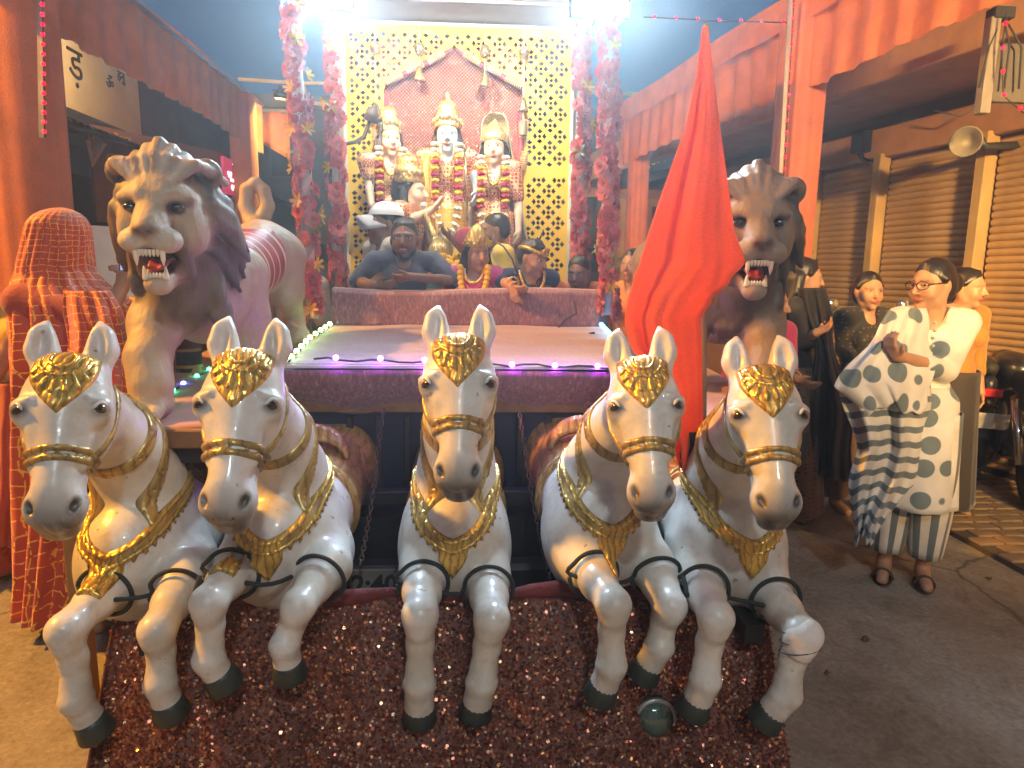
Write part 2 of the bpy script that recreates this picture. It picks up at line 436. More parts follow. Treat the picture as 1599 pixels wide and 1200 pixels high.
a0 = P(1600, 0, z=2.86); a1 = P(968, 228, z=2.9); a2 = P(976, 172, z=3.5)
RA = Vector((2.78, 3.0)); RB = Vector((1.86, 8.7))
valance(RA, RB, 2.88, 3.5, 'orange pleated cloth valance in front of the roller shutters', 5)
pl = cloth_pillar((-2.62, 4.22), .34, 3.45, 'thick orange cloth-wrapped pillar carrying a strip of red lights, near the sari woman', 0, 1, .16)
pl2 = cloth_pillar((-2.6, 8.1), .26, 3.45, 'orange cloth-wrapped pillar behind the lion with the looped tail', 0, 2)
pr_c = P(1238, 300, y=5.15)
pr = cloth_pillar((pr_c.x, pr_c.y), .27, 3.45, 'orange cloth-wrapped pillar behind the lion with the flag in front', .15, 3, .05)
pr2_c = P(996, 300, y=8.3); pr2 = cloth_pillar((pr2_c.x, pr2_c.y), .22, 3.45, 'slim orange cloth pillar between the flower column and the flag', .1, 4)
def led_strip(pts, mat, label, n, cable=True, r=.009, name='light_strip', grp='strings of coloured lights', base=True, kinds=None):
    root = empty(name, pts[0], 0, label, 'string lights', grp)
    q = MB(); q.tube(pts, .0045, 6); q.build('cable', MATS['cable'], root, True, True)
    seg = [(Vector(pts[i + 1]) - Vector(pts[i])).length for i in range(len(pts) - 1)]; T = sum(seg)
    for i in range(n):
        t = T * (i + .5) / n; k = 0
        while k < len(seg) - 1 and t > seg[k]: t -= seg[k]; k += 1
        p = Vector(pts[k]).lerp(Vector(pts[k + 1]), t / seg[k])
        q = MB(); q.sphere((0, 0, 0), r, 10, 6)
        o = q.build('bulb', kinds[i % len(kinds)] if kinds else mat, root, True); o.matrix_parent_inverse = mw(root).inverted(); o.location = p + Vector((0, -r * .3, r * .6))
    return root
def pillar_strip(p0, p1, label, n, root_of):
    r = led_strip([p0, p1], MATS['led_red'], label, n, r=.010)
    q = MB(); d = (Vector(p1) - Vector(p0)); c = Vector(p0).lerp(Vector(p1), .5)
    m = Vector((0, 0, 1)).rotation_difference(d.normalized()).to_matrix()
    q.box(c + Vector((-.022, .012, 0)), (.014, .006, d.length / 2), m); q.build('channel', MATS['grey_metal'], r, False, True)
y0 = 4.22 - .225
pillar_strip(P(66, -30, y=y0), P(70, 215, y=y0), 'strip of red lights on the thick pillar near the sari woman', 16, pl)
y1 = pr_c.y - .15
pillar_strip(P(1240, 0, y=y1), P(1224, 275, y=y1), 'strip of red lights on the pillar behind the flagged lion', 14, pr)

# ------------------------------------------------------------------ buildings on the left
bl = empty('shop_building', (-3.9, 7, 0), 0, 'row of old shops with cream signboard and dark awning behind the left arcade', 'building')
def part(root, name, mat, *boxes, bev=.0):
    q = MB()
    for b in boxes: q.box(b[0], b[1], bev=bev)
    return q.build(name, mat, root, False, True)
part(bl, 'wall', MATS['dull_wall'], ((-5.4, 10, 2.2), (1.5, 6, 2.2)))
for y in (4.2, 6.15, 8.3, 10.6): part(bl, 'column', MATS['ochre_wall'], ((-3.82, y, 1.3), (.09, .14, 1.3)), bev=.01)
for y in (5.2, 7.2, 9.4): part(bl, 'shutter', MATS['dark_metal'], ((-3.87, y, 1.25), (.025, .85, 1.15)))
part(bl, 'fascia', MATS['slate'], ((-3.72, 10, 2.78), (.18, 6, .10)), bev=.01)
for i in range(26):                                                  # corrugated awning, one sheet after another
    q = MB(); y = 4.0 + i * .32
    q.grid(lambda u, v: (-3.55 + .75 * v, y + .30 * u, 2.74 - .22 * v + .012 * math.sin(u * 25)), 12, 2)
    solidify(q.build('awning_sheet', MATS['slate'], bl, True, True), .006)
sg = empty('signboard', (-3.6, 6.6, 2.8), 0, 'cream signboard with dark lettering above the dark awning', 'signboard')
ya, yb = P(-80, 60, x=-3.6).y, P(217, 150, x=-3.6).y
part(sg, 'board', MATS['cream_board'], ((-3.62, (ya + yb) / 2, 3.32), (.02, (yb - ya) / 2, .42)), bev=.004)
part(sg, 'frame', MATS['dark_metal'], ((-3.6, (ya + yb) / 2, 2.885), (.03, (yb - ya) / 2, .015)))
for ch, px, py, sz in (('प', 2, 72, .46), ('ड़', 118, 102, .40), ('ॐ', 172, 132, .16), ('हनु', 189, 120, .13)):
    c = P(px, py, x=-3.594); text('lettering', ch, sz, facing(c, 1, 0), MATS['dark_paint'], sg)
s2 = empty('shop_sign', (-3.5, 7.2, 2), 0, 'brown shop sign with faint gold lettering behind the roaring lion', 'sign')
A = P(140, 208, y=6.6); B = P(352, 268, y=8.0)
def slab(root, name, mat, A, B, z0, z1, t=.03):
    A = Vector((A.x, A.y, 0)); B = Vector((B.x, B.y, 0)); d = (B - A); n = Vector((d.y, -d.x, 0)).normalized()
    q = MB(); vs = [A, B, B - n * t, A - n * t]; vs = [(v.x, v.y, z0) for v in vs] + [(v.x, v.y, z1) for v in vs]
    q.add(vs, [(0, 1, 2, 3)[::-1], (4, 5, 6, 7), (0, 1, 5, 4), (1, 2, 6, 5), (2, 3, 7, 6), (3, 0, 4, 7)]); return q.build(name, mat, root, False, True), n
o, n = slab(s2, 'board', MATS['brown_sign'], A, B, 1.93, 2.80)
text('lettering', 'Vadera Jewe', .34, facing(A.lerp(B, .48) * 1.0 + Vector((0, 0, 2.52 - A.lerp(B, .48).z)) + n * .004, n.x, n.y), MATS['sign_gold'], s2, shear=.25)
text('lettering', 'Jewellers', .11, facing(A.lerp(B, .14) + Vector((0, 0, 2.73 - A.lerp(B, .14).z)) + n * .004, n.x, n.y), MATS['sign_gold'], s2)
s3 = empty('lit_sign', (-2.9, 8.2, 2.1), 0, 'small lit magenta sign with white lettering beside the lion tail', 'sign')
A = P(349, 254, y=7.7); B = P(381, 262, y=8.4)
o, n = slab(s3, 'panel', MATS['lit_magenta'], A, B, 2.33, 2.72)
text('lettering', 'ॅन्ड', .26, facing(A.lerp(B, .5) + Vector((0, 0, 2.42 - A.lerp(B, .5).z)) + n * .006, n.x, n.y), MATS['lit_white'], s3, bold=.006)
text('lettering', 'हनुमान', .085, facing(A.lerp(B, .55) + Vector((0, 0, 2.65 - A.lerp(B, .55).z)) + n * .006, n.x, n.y), MATS['lit_white'], s3, bold=.002)
s4 = empty('display_panel', (-3.1, 6, 0), 0, 'plain white panel standing behind the woman in the red sari', 'panel')
A = P(130, 345, y=5.0); B = P(222, 345, y=5.3); slab(s4, 'board', MATS['white_board'], A, B, 1.08, 1.80); 
part(s4, 'leg', MATS['dark_metal'], ((A.x + .05, A.y + .04, .54), (.015, .015, .54))); part(s4, 'leg', MATS['dark_metal'], ((B.x - .05, B.y + .04, .54), (.015, .015, .54)))
# ------------------------------------------------------------------ far buildings down the street
def far_house(c, hf, mat, label, nw, nh, face=-1, lit=None):
    root = empty('far_building', (c[0], c[1], 0), 0, label, 'building')
    part(root, 'wall', mat, ((c[0], c[1], hf[2]), hf)); part(root, 'parapet', mat, ((c[0], c[1], 2 * hf[2] + .1), (hf[0] + .06, hf[1] + .06, .1)))
    for i in range(nw):
        for j in range(nh):
            x = c[0] + hf[0] * (2 * (i + .5) / nw - 1); z = .9 + (2 * hf[2] - 1) * (j + .55) / nh; w = hf[0] / nw * .55
            f = part(root, 'window', MATS['slate'], ((x, c[1] - hf[1] - .01, z), (w, .02, w * 1.2)))
            par(part(None, 'frame', MATS['dull_wall'], ((x, c[1] - hf[1] - .03, z - w * 1.25), (w * 1.15, .03, .03))), f)
    part(root, 'balcony', mat, ((c[0], c[1] - hf[1] - .3, 2 * hf[2] * .48), (hf[0] * .8, .3, .06)))
    return root
far_house((-3.6, 13.5, 0), (1.9, 1.5, 2.1), MATS['dull_wall'], 'dim building down the street seen between the flower columns', 4, 2)
far_house((3.2, 15.5, 0), (1.8, 1.5, 2.2), MATS['dull_wall'], 'dim building down the street beyond the slim orange pillar', 4, 2)
lc = empty('lit_cloth', (-2.2, 9.3, 2.4), 0, 'bright orange cloth glowing under a lamp behind the flower columns', 'cloth')
q = MB(); A = P(398, 175, y=9.2); B = P(452, 235, y=9.2); q.grid(lambda u, v: (A.x + (B.x - A.x) * u, 9.2 + .05 * math.sin(u * 9), A.z + (B.z - A.z) * v * (.75 + .5 * u)), 20, 6)
solidify(q.build('drape', MATS['orange_cloth'], lc, True, True), .006)
q = MB(); q.tube([(A.x - .1, 9.2, A.z + .02), (B.x + .3, 9.2, A.z + .02)], .02, 8); q.build('rail', MATS['grey_metal'], lc, False, True)
part(lc, 'post', MATS['dark_metal'], ((A.x - .1, 9.2, A.z / 2), (.025, .025, A.z / 2)))
for (a, b, y, lab) in (((372, 124), (560, 131), 8.9, 'upper bamboo pole crossing the street behind the flower columns'), ((430, 153), (560, 166), 8.6, 'lower bamboo pole crossing the street behind the flower columns')):
    q = MB(); pa, pb = P(*a, y=y), P(*b, y=y); q.tube([pa, pa.lerp(pb, .5) + Vector((0, 0, -.02)), pb, pb + (pb - pa) * 2.4], .022, 8)
    tag(q.build('bamboo_pole', M_('bamboo', (.5, .4, .24), .6), None, True), lab, 'pole', 'bamboo poles across the street')

# ------------------------------------------------------------------ shuttered building on the right
W0 = P(1620, 200, z=2.55); W1 = P(1258, 262, z=2.62)
W0 = Vector((W0.x, W0.y, 0)); W1 = Vector((W1.x, W1.y, 0)); wd = (W1 - W0); WL = wd.length; wd.normalize(); wn_ = Vector((-wd.y, wd.x, 0))
if wn_.x > 0: wn_ = -wn_
WM = Matrix((wd, -wn_, Vector((0, 0, 1)))).transposed()
br = empty('shuttered_building', W0, math.atan2(wd.y, wd.x), 'building with ribbed roller shutters and brown overhanging ledge behind the watching women', 'building')
def rb(name, mat, c, hf, bev=0.0, parent=br):
    q = MB(); q.box(W0 + WM @ Vector(c), hf, WM, bev); o = q.build(name, mat, None, False, True); par(o, parent); return o
rb('wall', MATS['brown_wall'], (1.5, .75, 2.0), (6.5, .62, 2.0))
rb('lintel', M_('lintel', (.33, .17, .10), .7, var=.3), (1.5, .10, 2.70), (6.5, .08, .13), .01)
rb('ledge', M_('ledge', (.40, .22, .12), .75, var=.3), (1.5, -.32, 3.02), (6.5, .46, .07), .012)
rb('ledge_fascia', M_('fascia2', (.48, .27, .11), .7, var=.3), (1.5, -.80, 3.13), (6.5, .03, .20), .01)
tw = [(P(px, 330, y=5).x, px) for px in (1260, 1372, 1530)]
def tpar(px):
    """distance along the wall line where pixel column px meets it"""
    v = P(px, 330, y=1.0); d = Vector((v.x, v.y, 0)); a = np.array([[wd.x, -d.x], [wd.y, -d.y]]); return float(np.linalg.solve(a, np.array([-W0.x, -W0.y]))[0])
t0, t1, t2 = tpar(1262), tpar(1364), tpar(1524)
for t in (t0 + .95, t0 - .03, t1, t2, t2 - 1.75): rb('pilaster', MATS['ochre_wall'], (t, .04, 1.3), (.045, .06, 1.3), .008)
slat = None
for (ta, tb) in ((t0, t0 + .9), (t1 + .07, t0 - .1), (t2 + .07, t1 - .07), (t2 - 1.68, t2 - .07)):
    sh = rb('shutter', MATS['shutter'], ((ta + tb) / 2, .105, 1.28), ((tb - ta) / 2, .012, 1.25))
    q = MB(); w = (tb - ta) / 2; n = 6
    prof = [(0.0, -.026), (-.016, -.018), (-.022, 0), (-.016, .018), (0.0, .026)]
    vs = []
    for (yy, zz) in prof: vs += [WM @ Vector((-w, yy, zz)), WM @ Vector((w, yy, zz))]
    q.add(vs, [(2 * i, 2 * i + 1, 2 * i + 3, 2 * i + 2) for i in range(4)])
    me = q.mesh('slat', True); me.materials.append(MATS['shutter'])
    for i in range(44):
        o = bpy.data.objects.new('slat', me); COL.objects.link(o); o.location = W0 + WM @ Vector(((ta + tb) / 2, .092, .10 + .0555 * i)); par(o, sh)
    b = rb('bottom_rail', MATS['dark_metal'], ((ta + tb) / 2, .08, .05), (w, .02, .04)); 
q = empty('horn_speaker', P(1515, 225, y=4.6), 0, 'grey horn loudspeaker under the ledge above the shutters', 'speaker')
hp = P(1512, 222, y=4.75); mb = MB(); mm = Vector((0, 0, 1)).rotation_difference(Vector((-.75, -.65, -.1)).normalized()).to_matrix()
mb.lathe([(.02, -.2), (.045, -.19), (.045, -.06), (.03, -.05), (.04, -.02), (.06, .03), (.10, .07), (.105, .075), (.095, .07), (.05, .02), (.02, -.02)], 22, mm, hp); mb.build('horn', M_('horn', (.22, .2, .19), .5), q, True, True)
mb = MB(); mb.tube([hp + mm @ Vector((.05, 0, -.12)), hp + Vector((.16, .05, -.02)), hp + Vector((.62, .12, .02))], .03, 10); mb.build('bracket_arm', MATS['dark_metal'], q, True, True)
jb = P(1345, 222, y=5.75); q = empty('junction_box', jb, 0, 'small dark box with a tube fixed under the ledge between two shutters', 'box')
mb = MB(); mb.box(jb, (.07, .05, .09), WM, .008); mb.build('case', MATS['dark_metal'], q, False, True)
mb = MB(); mb.tube([jb + Vector((0, 0, -.09)), jb + Vector((.02, 0, -.14)), jb + Vector((.1, .02, -.16))], .022, 8); mb.build('tube', MATS['dark_metal'], q, False, True)
# bracket frame with cables, top of the ledge
fb = P(1560, 105, y=3.9); q = empty('metal_bracket', fb, 0, 'grey metal bracket post with wires on the ledge above the horn', 'bracket')
mb = MB(); mb.box(fb + Vector((-.07, 0, .0)), (.03, .03, .26), None, .004); mb.build('post', MATS['grey_metal'], q, False, True)
mb = MB(); mb.box(fb + Vector((.12, .05, -.02)), (.16, .02, .16), None, .004); mb.build('plate', M_('dull_plate', (.10, .09, .085), .7), q, False, True)
mb = MB(); mb.box(fb + Vector((-.03, 0, .28)), (.06, .04, .03), None, .004); mb.build('cap', MATS['dark_metal'], q, False, True)
for dx in (-.12, .03, .12):
    mb = MB(); mb.tube([fb + Vector((-.03, -.02, .27)), fb + Vector((dx * .8, -.03, .1)), fb + Vector((dx, -.02, -.12))], .006, 6); mb.build('wire', MATS['cable'], q, True, True)
pts = [P(1572, 20, y=3.8), P(1566, 65, y=3.8), P(1565, 108, y=3.8), P(1567, 150, y=3.8), P(1598, 176, y=3.8), P(1640, 170, y=3.8)]
led_strip(pts, MATS['led_red'], 'hanging wire of red bulbs in front of the metal bracket', 6, r=.011)
pts = [P(1200 + 60 * i, 30 - 2 * i, y=5.1) for i in range(-3, 2)]
led_strip([P(1005, 27, y=5.1), P(1120, 33, y=5.1), P(1240, 36, y=5.1)], MATS['led_red'], 'short horizontal rod of red bulbs above the flag tip', 7, r=.010)
mb = MB(); mb.tube([P(1460, 173, y=5.3), P(1500, 182, y=5.1), P(1540, 160, y=4.9)], .006, 6)
tag(mb.build('loose_cable', MATS['grey_metal'], None, True), 'loose pale cable sagging under the ledge', 'cable')
# sign at the far right end of the arcade
s5 = empty('shop_sign', (2.0, 9.2, 2.6), 0, 'dark shop sign with white and yellow lettering behind the flag', 'sign')
A = P(1004, 232, y=9.2); B = P(1052, 222, y=8.6); o, n = slab(s5, 'board', M_('maroon_board', (.10, .04, .05), .5), A, B, P(1030, 268, y=8.9).z, P(1030, 220, y=8.9).z)
c = A.lerp(B, .5); text('lettering', 'हनुमान दास', .15, facing(Vector((c.x, c.y, P(1030, 250, y=8.9).z)) + n * .006, n.x, n.y, .05), emit('lit_yellow', (.75, .75, .12), .5), s5, bold=.003)
text('lettering', 'श्रीराम', .12, facing(Vector((c.x, c.y, P(1030, 232, y=8.9).z)) + n * .006, n.x, n.y, .05), M_('sign_white', (.7, .7, .68), .5), s5)
part(s5, 'post', MATS['dark_metal'], ((c.x, c.y + .04, 1.2), (.02, .02, 1.2)))
sk = empty('doorway_frame', (1.9, 10, 0), 0, 'ochre doorway posts beyond the slim orange pillar', 'doorway')
for px in (968, 1018, 1034):
    a = P(px, 300, y=9.8); part(sk, 'post', MATS['ochre_wall'], ((a.x, a.y, 1.3), (.09, .08, 1.3)), bev=.01)
part(sk, 'lintel', MATS['brown_wall'], ((2.2, 9.8, 2.66), (.8, .08, .06)))
# ------------------------------------------------------------------ litter on the road
M_('litter_paper', (.55, .5, .42), .8, var=.3); M_('litter_leaf', (.16, .08, .03), .8, var=.4); r = random.Random(31)
for k, (px, py) in enumerate(((1292, 1052), (1352, 1000), (1545, 905))):
    c = P(px, py, z=.004); q = MB(); w = r.uniform(.012, .03); a = r.uniform(0, 6)
    q.grid(lambda u, v: (c.x + w * ((u - .5) * 2 * math.cos(a) - (v - .5) * 1.3 * math.sin(a)), c.y + w * ((u - .5) * 2 * math.sin(a) + (v - .5) * 1.3 * math.cos(a)), c.z + .006 * math.sin(u * 5 + k) * math.sin(v * 4) + .006), 4, 3)
    pap = False
    tag(solidify(q.build('paper_scrap' if pap else 'dry_leaf', MATS['litter_paper' if pap else 'litter_leaf'], None, True), .0015), 'small pale paper scrap lying on the road' if pap else 'small dry brown leaf lying on the road', 'litter' if pap else 'leaf', 'paper scraps on the road' if pap else 'dry leaves on the road')
# ------------------------------------------------------------------ the float: a truck dressed in cloth
def mat_velvet():
    t = NT('crushed_velvet'); co = t.coord()
    n = t.n('TexNoise', Scale=9.0, Detail=8.0, Roughness=.75); t.l(co, n.inputs[0])
    m = t.n('TexNoise', Scale=70.0, Detail=5.0, Roughness=.7); t.l(t.coord('Object', (1, 1, .35)), m.inputs[0])
    c = t.ramp(m.outputs[0], [(.35, (.12, .042, .050)), (.52, (.24, .09, .095)), (.70, (.48, .27, .25))])
    c = t.mix(t.ramp(n.outputs[0], [(.35, (0,) * 3), (.7, (.7,) * 3)]), c, (.20, .10, .12, 1))
    t.set(color=c, rough=.65, sheen=.6); t.bump(t.math('ADD', m.outputs[0], t.math('MULTIPLY', n.outputs[0], 2.0)), .4, .006); return t.m
MATS['velvet'] = mat_velvet()
M_('truck_black', (.012, .012, .014), .5, var=.3)
M_('truck_blue', (.014, .018, .04), .5, var=.3)
M_('wood_edge', (.22, .11, .045), .6, var=.4, nsc=12)
M_('maroon_roll', (.15, .022, .022), .85, var=.5, bump=.8, bsc=30, dist=.01)
M_('white_trim', (.6, .58, .58), .5)
fl = empty('float_truck', (-.05, 3.5, 0), 0, 'procession truck dressed in brown velvet with a sequinned front skirt', 'truck')
def fp(name, mat, *boxes, bev=0.0, parent=fl):
    q = MB()
    for b in boxes: q.box(b[0], b[1], bev=bev)
    o = q.build(name, mat, None, False, True); par(o, parent); return o
CX = -.03
fp('cab', MATS['truck_blue'], ((CX, 3.35, .74), (.86, .55, .33)), bev=.03)
fp('chassis', MATS['truck_black'], ((CX, 3.3, .42), (.95, .70, .10)))
fp('bed', MATS['truck_black'], ((CX, 4.95, .24), (1.02, .93, .045)))
fp('bumper', MATS['truck_black'], ((CX, 2.42, .32), (.98, .05, .09)), bev=.02)
fp('front_frame', MATS['truck_black'], ((CX - .9, 2.2, .42), (.03, .36, .03))); fp('front_frame', MATS['truck_black'], ((CX + .9, 2.2, .42), (.03, .36, .03)))
for i in range(9): fp('grille_bar', MATS['dark_metal'], ((CX - .48 + .12 * i, 2.78, .68), (.014, .012, .22)), bev=.004)
for x in (-.8, .74):
    for y in (2.95, 5.4):
        w = MB(); mm = Matrix.Rotation(math.pi / 2, 3, 'Y')
        w.lathe([(.12, -.10), (.30, -.11), (.35, -.08), (.36, 0), (.35, .08), (.30, .11), (.12, .10)], 26, mm, (x, y, .36)); o = w.build('wheel', M_('tyre', (.02, .02, .02), .8), None, True, True); par(o, fl)
        w = MB(); w.lathe([(.02, -.112), (.15, -.105), (.15, .105), (.02, .112)], 18, mm, (x, y, .36)); q = w.build('hub', MATS['grey_metal'], None, True, True); par(q, o)
# beam that carries the horses
fp('horse_beam', MATS['dark_metal'], ((CX, 2.62, .60), (1.18, .03, .03)), bev=.005)
# sloping deck with velvet, front overhang, parapet
def qsheet(name, f, nu, nv, mat, th=.012, parent=fl):
    q = MB(); q.grid(f, nu, nv); o = q.build(name, mat, None, True, True); par(o, parent); solidify(o, th, -1.0); return o
DFL, DFR, DBL, DBR = P(437, 563, y=2.72), P(1008, 580, y=2.72), P(518, 505, y=4.0), P(940, 512, y=4.0)
DZF, DZB = (DFL.z + DFR.z) / 2, (DBL.z + DBR.z) / 2
def deck(u, v):
    a = Vector((DFL.x + (DFR.x - DFL.x) * u, DFL.y, DZF)); b = Vector((DBL.x + (DBR.x - DBL.x) * u, 4.0, DZB)); p = a.lerp(b, v)
    p.z += .005 * math.sin(u * 17 + v * 3) * math.sin(v * 7) + .004 * math.sin(v * 31 + u * 4); return p
qsheet('deck_cloth', deck, 60, 50, MATS['velvet'])
def front(u, v):
    p = deck(u, 0) + Vector((0, -.012 + .11 * v * v + .012 * math.sin(u * 26) * v, -.02 - (.16 + .035 * math.sin(u * 5.0 + .5) ** 2) * v)); return p
qsheet('front_drape', front, 80, 8, MATS['velvet'])
fp('front_edge', MATS['white_trim'], (((DFL.x + DFR.x) / 2, DFL.y - .012, DZF - .004), ((DFR.x - DFL.x) / 2, .008, .006)))
fp('deck_frame', MATS['wood_edge'], ((CX, 2.80, DZF - .17), (.85, .03, .035)))
def parapet(u, v):
    a = P(518 + 422 * u, 505 + 7 * u, y=4.0 - .02); return Vector((a.x, 4.0 - .02 + .03 * v + .006 * math.sin(u * 30) * (1 - v), DZB - .01 + (.215 - .012 * math.sin(u * 6)) * v))
qsheet('parapet', parapet, 60, 8, MATS['velvet'], .03)
qsheet('parapet_top', lambda u, v: parapet(u, 1) + Vector((0, .13 * v, .012 * math.sin(v * 3.1))), 50, 4, MATS['velvet'], .012)
q = MB(); v4 = [(-.83, 4.02), (.80, 4.02)]
fp('parapet_core', MATS['truck_black'], ((CX + .02, 4.09, DZB + .06), (.78, .05, .12)))
# side ledges that carry the lions
for sg, xa, xb in ((-1, -1.36, -.74), (1, .70, 1.17)):
    f = lambda u, v: Vector((xa + (xb - xa) * u, (2.14 if sg < 0 else 2.30) + 1.75 * v, 1.0 + .13 * max(0, (v - .15) / .85) + .006 * math.sin(9 * u + 14 * v)))
    qsheet('ledge_cloth', f, 24, 40, M_('ledge_cloth', (.34, .14, .10), .7, sheen=.4, bump=.3, bsc=40), .012)
    fp('ledge_board', MATS['wood_edge'], (((xa + xb) / 2, 2.13 if sg < 0 else 2.29, .968), ((xb - xa) / 2, .02, .03)), bev=.004)
    fp('ledge_base', MATS['truck_black'], (((xa + xb) / 2, 3.0, .93), ((xb - xa) / 2 - .02, .85, .05)))
    fp('ledge_post', M_('ledge_post', (.30, .16, .05), .6, var=.4), ((xa + .04 if sg < 0 else xb - .1, 2.19 if sg < 0 else 3.0, .47), (.025, .025, .47)), bev=.004)
    fp('ledge_post', MATS['dark_metal'], (((xa + xb) / 2, 3.3, .44), (.03, .03, .44)))
# front skirt with sequins
SX0, SX1 = -1.10, .96
def skirt(u, v):
    x = SX0 + (SX1 - SX0) * u; t = u * 2.06
    w = .018 * math.sin(t * 11 + 1.3) + .010 * math.sin(t * 23 + .4) + .006 * math.sin(t * 47)
    return Vector((x, 2.0 - .26 * v + w * (.25 + v), .475 - .455 * v - .01 * math.sin(t * 5) * (1 - v)))
M_('skirt_base', (.15, .05, .036), .55, .1, var=.5, nsc=14, bump=.5, bsc=120, dist=.006)
sko = qsheet('front_skirt', skirt, 150, 26, MATS['skirt_base'], .006)
for sg, x in ((-1, SX0), (1, SX1)):
    qsheet('side_skirt', lambda u, v: Vector((x + sg * .012 * math.sin(u * 30) * v, 2.0 - .26 * v * (1 - u) + u * 2.5, .475 - .455 * v)), 60, 8, MATS['skirt_base'], .006)
def mat_sequin():
    t = NT('brown_sequins'); r = t.n('Attribute'); r.attribute_name = 'rnd'; r.attribute_type = 'GEOMETRY'
    c = t.ramp(r.outputs['Fac'], [(.0, (.20, .055, .04)), (.6, (.30, .11, .07)), (.85, (.42, .22, .13)), (.95, (.75, .42, .2)), (1.0, (.8, .72, .62))])
    t.set(color=c, metal=.75, rough=.28); return t.m
r = random.Random(11); N = 20000; vs = []; fs = []; rn = []
for i in range(N):
    u, v = r.random(), r.random() ** .9; p = skirt(u, v); e = .004 + .002 * r.random()
    nr = Vector((r.gauss(0, .42), -1, r.gauss(.1, .42))).normalized(); a = nr.orthogonal().normalized(); b = nr.cross(a)
    c = p + Vector((0, -.011, 0)); k = len(vs)
    for (x, y) in ring(5, e, r.random() * 6): vs.append(tuple(c + a * x + b * y))
    fs.append((k, k + 1, k + 2, k + 3, k + 4)); rn += [r.random()]
me = bpy.data.meshes.new('sequins'); me.from_pydata(vs, [], fs); at = me.attributes.new('rnd', 'FLOAT', 'FACE'); at.data.foreach_set('value', rn)
o = mobj('sequins', me, mat_sequin()); par(o, sko); o['kind'] = 'stuff'
q = MB(); q.tube([(SX0 - .03 + (SX1 - SX0 + .06) * i / 24, 2.005 + .01 * math.sin(i * 1.3), .485 + .008 * math.sin(i * 2.1)) for i in range(25)], [.022 + .007 * math.sin(i * 1.7) for i in range(25)], 12)
par(q.build('rolled_cloth', MATS['maroon_roll'], None, True, True), fl)
a, b = P(520, 962, y=2.06), P(835, 946, y=2.06)
fp('strip', MATS['grey_metal'], (a.lerp(b, .5), ((b.x - a.x) / 2, .01, .008)))
# number plate
pc = P(575, 912, y=2.36); np_ = empty('number_plate', pc, 0, 'dim grey number plate reading 32:40 behind the horse legs', 'number plate')
q = MB(); q.box(pc, (.145, .006, .058), None, .004); q.build('plate', M_('plate', (.21, .19, .17), .6, var=.4), np_, False, True)
text('digits', '32:40', .10, facing(pc + Vector((.0, -.008, -.002)), 0, -1), MATS['dark_paint'], np_, .001, bold=.003)
# headlight hanging low in front of the skirt
hc = P(1022, 1120, y=1.84); hl = empty('headlight', hc, 0, 'round unlit greenish glass headlight low on the sequinned skirt', 'headlight')
mm = Vector((0, 0, 1)).rotation_difference(Vector((0, -1, .12)).normalized()).to_matrix(); q = MB()
q.lathe([(.02, -.09), (.055, -.07), (.066, -.01), (.066, .006)], 26, mm, hc); q.build('housing', MATS['dark_metal'], hl, True, True)
q = MB(); q.lathe([(.058, .004), (.067, .008), (.067, .016), (.058, .019)], 26, mm, hc); q.build('rim', MATS['grey_metal'], hl, True, True)
q = MB(); q.lathe([(.060, .012), (.052, .026), (.036, .038), (.018, .044), (.0, .046)], 26, mm, hc)
t = NT('headlight_glass'); nz = t.n('TexWave', Scale=28.0); t.l(t.coord(), nz.inputs[0]); t.set(color=(.10, .14, .11), rough=.12, coat=.6, metal=.3); t.bump(nz.outputs[1], .15, .003)
q.build('lens', t.m, hl, True, True)
# knots of pale string
for (px, py, lab) in ((530, 958, 'small grey tuft of string tied to the rolled cloth under the number plate'), (598, 953, 'loose white knot of string on the rolled cloth beside the middle horse leg'), (858, 950, 'thin pale tie on the rolled cloth near the flag-side horse')):
    c = P(px, py, y=1.99); q = MB(); r = random.Random(px)
    for i in range(4): 
        dx = r.uniform(-.03, .03); q.tube([c + Vector((dx * k / 4, -.005 * k, .022 * math.sin(k * .8 + i) * (k / 4))) for k in range(5)], .0028, 5)
    tag(q.build('string_knot', M_('string', (.6, .6, .56), .8), None, True), lab, 'string', 'string knots on the float front')
# ------------------------------------------------------------------ chains
lk = MB(); lk.tube([(.0075 * math.cos(a), 0, .014 * math.sin(a)) for a in [2 * math.pi * i / 10 for i in range(10)]], .0028, 5, closed=True); lkm = lk.mesh('link', True); lkm.materials.append(M_('chain_steel', (.16, .12, .09), .45, .8, var=.4))
for (A, B, lab) in ((P(598, 642, y=2.70), P(563, 880, y=2.25), 'rusty chain hanging between the middle horse and the horse by the roaring lion'), (P(812, 650, y=2.70), P(858, 900, y=2.2), 'rusty chain hanging between the middle horse and the flag-side horse')):
    root = empty('hanging_chain', A, 0, lab, 'chain', 'chains in front of the truck'); L = (B - A).length; n = int(L / .0235)
    for i in range(n + 1):
        t = i / n; p = A.lerp(B, t) + Vector((0, 0, -.05 * math.sin(math.pi * t))); d = (B - A) + Vector((0, 0, -.05 * math.pi * math.cos(math.pi * t)))
        o = bpy.data.objects.new('link', lkm); COL.objects.link(o); o.parent = root; o.matrix_parent_inverse = mw(root).inverted()
        o.matrix_basis = Matrix.Translation(p) @ Vector((0, 0, 1)).rotation_difference(d.normalized()).to_matrix().to_4x4() @ Matrix.Rotation(math.pi / 2 * (i % 2), 4, 'Z')
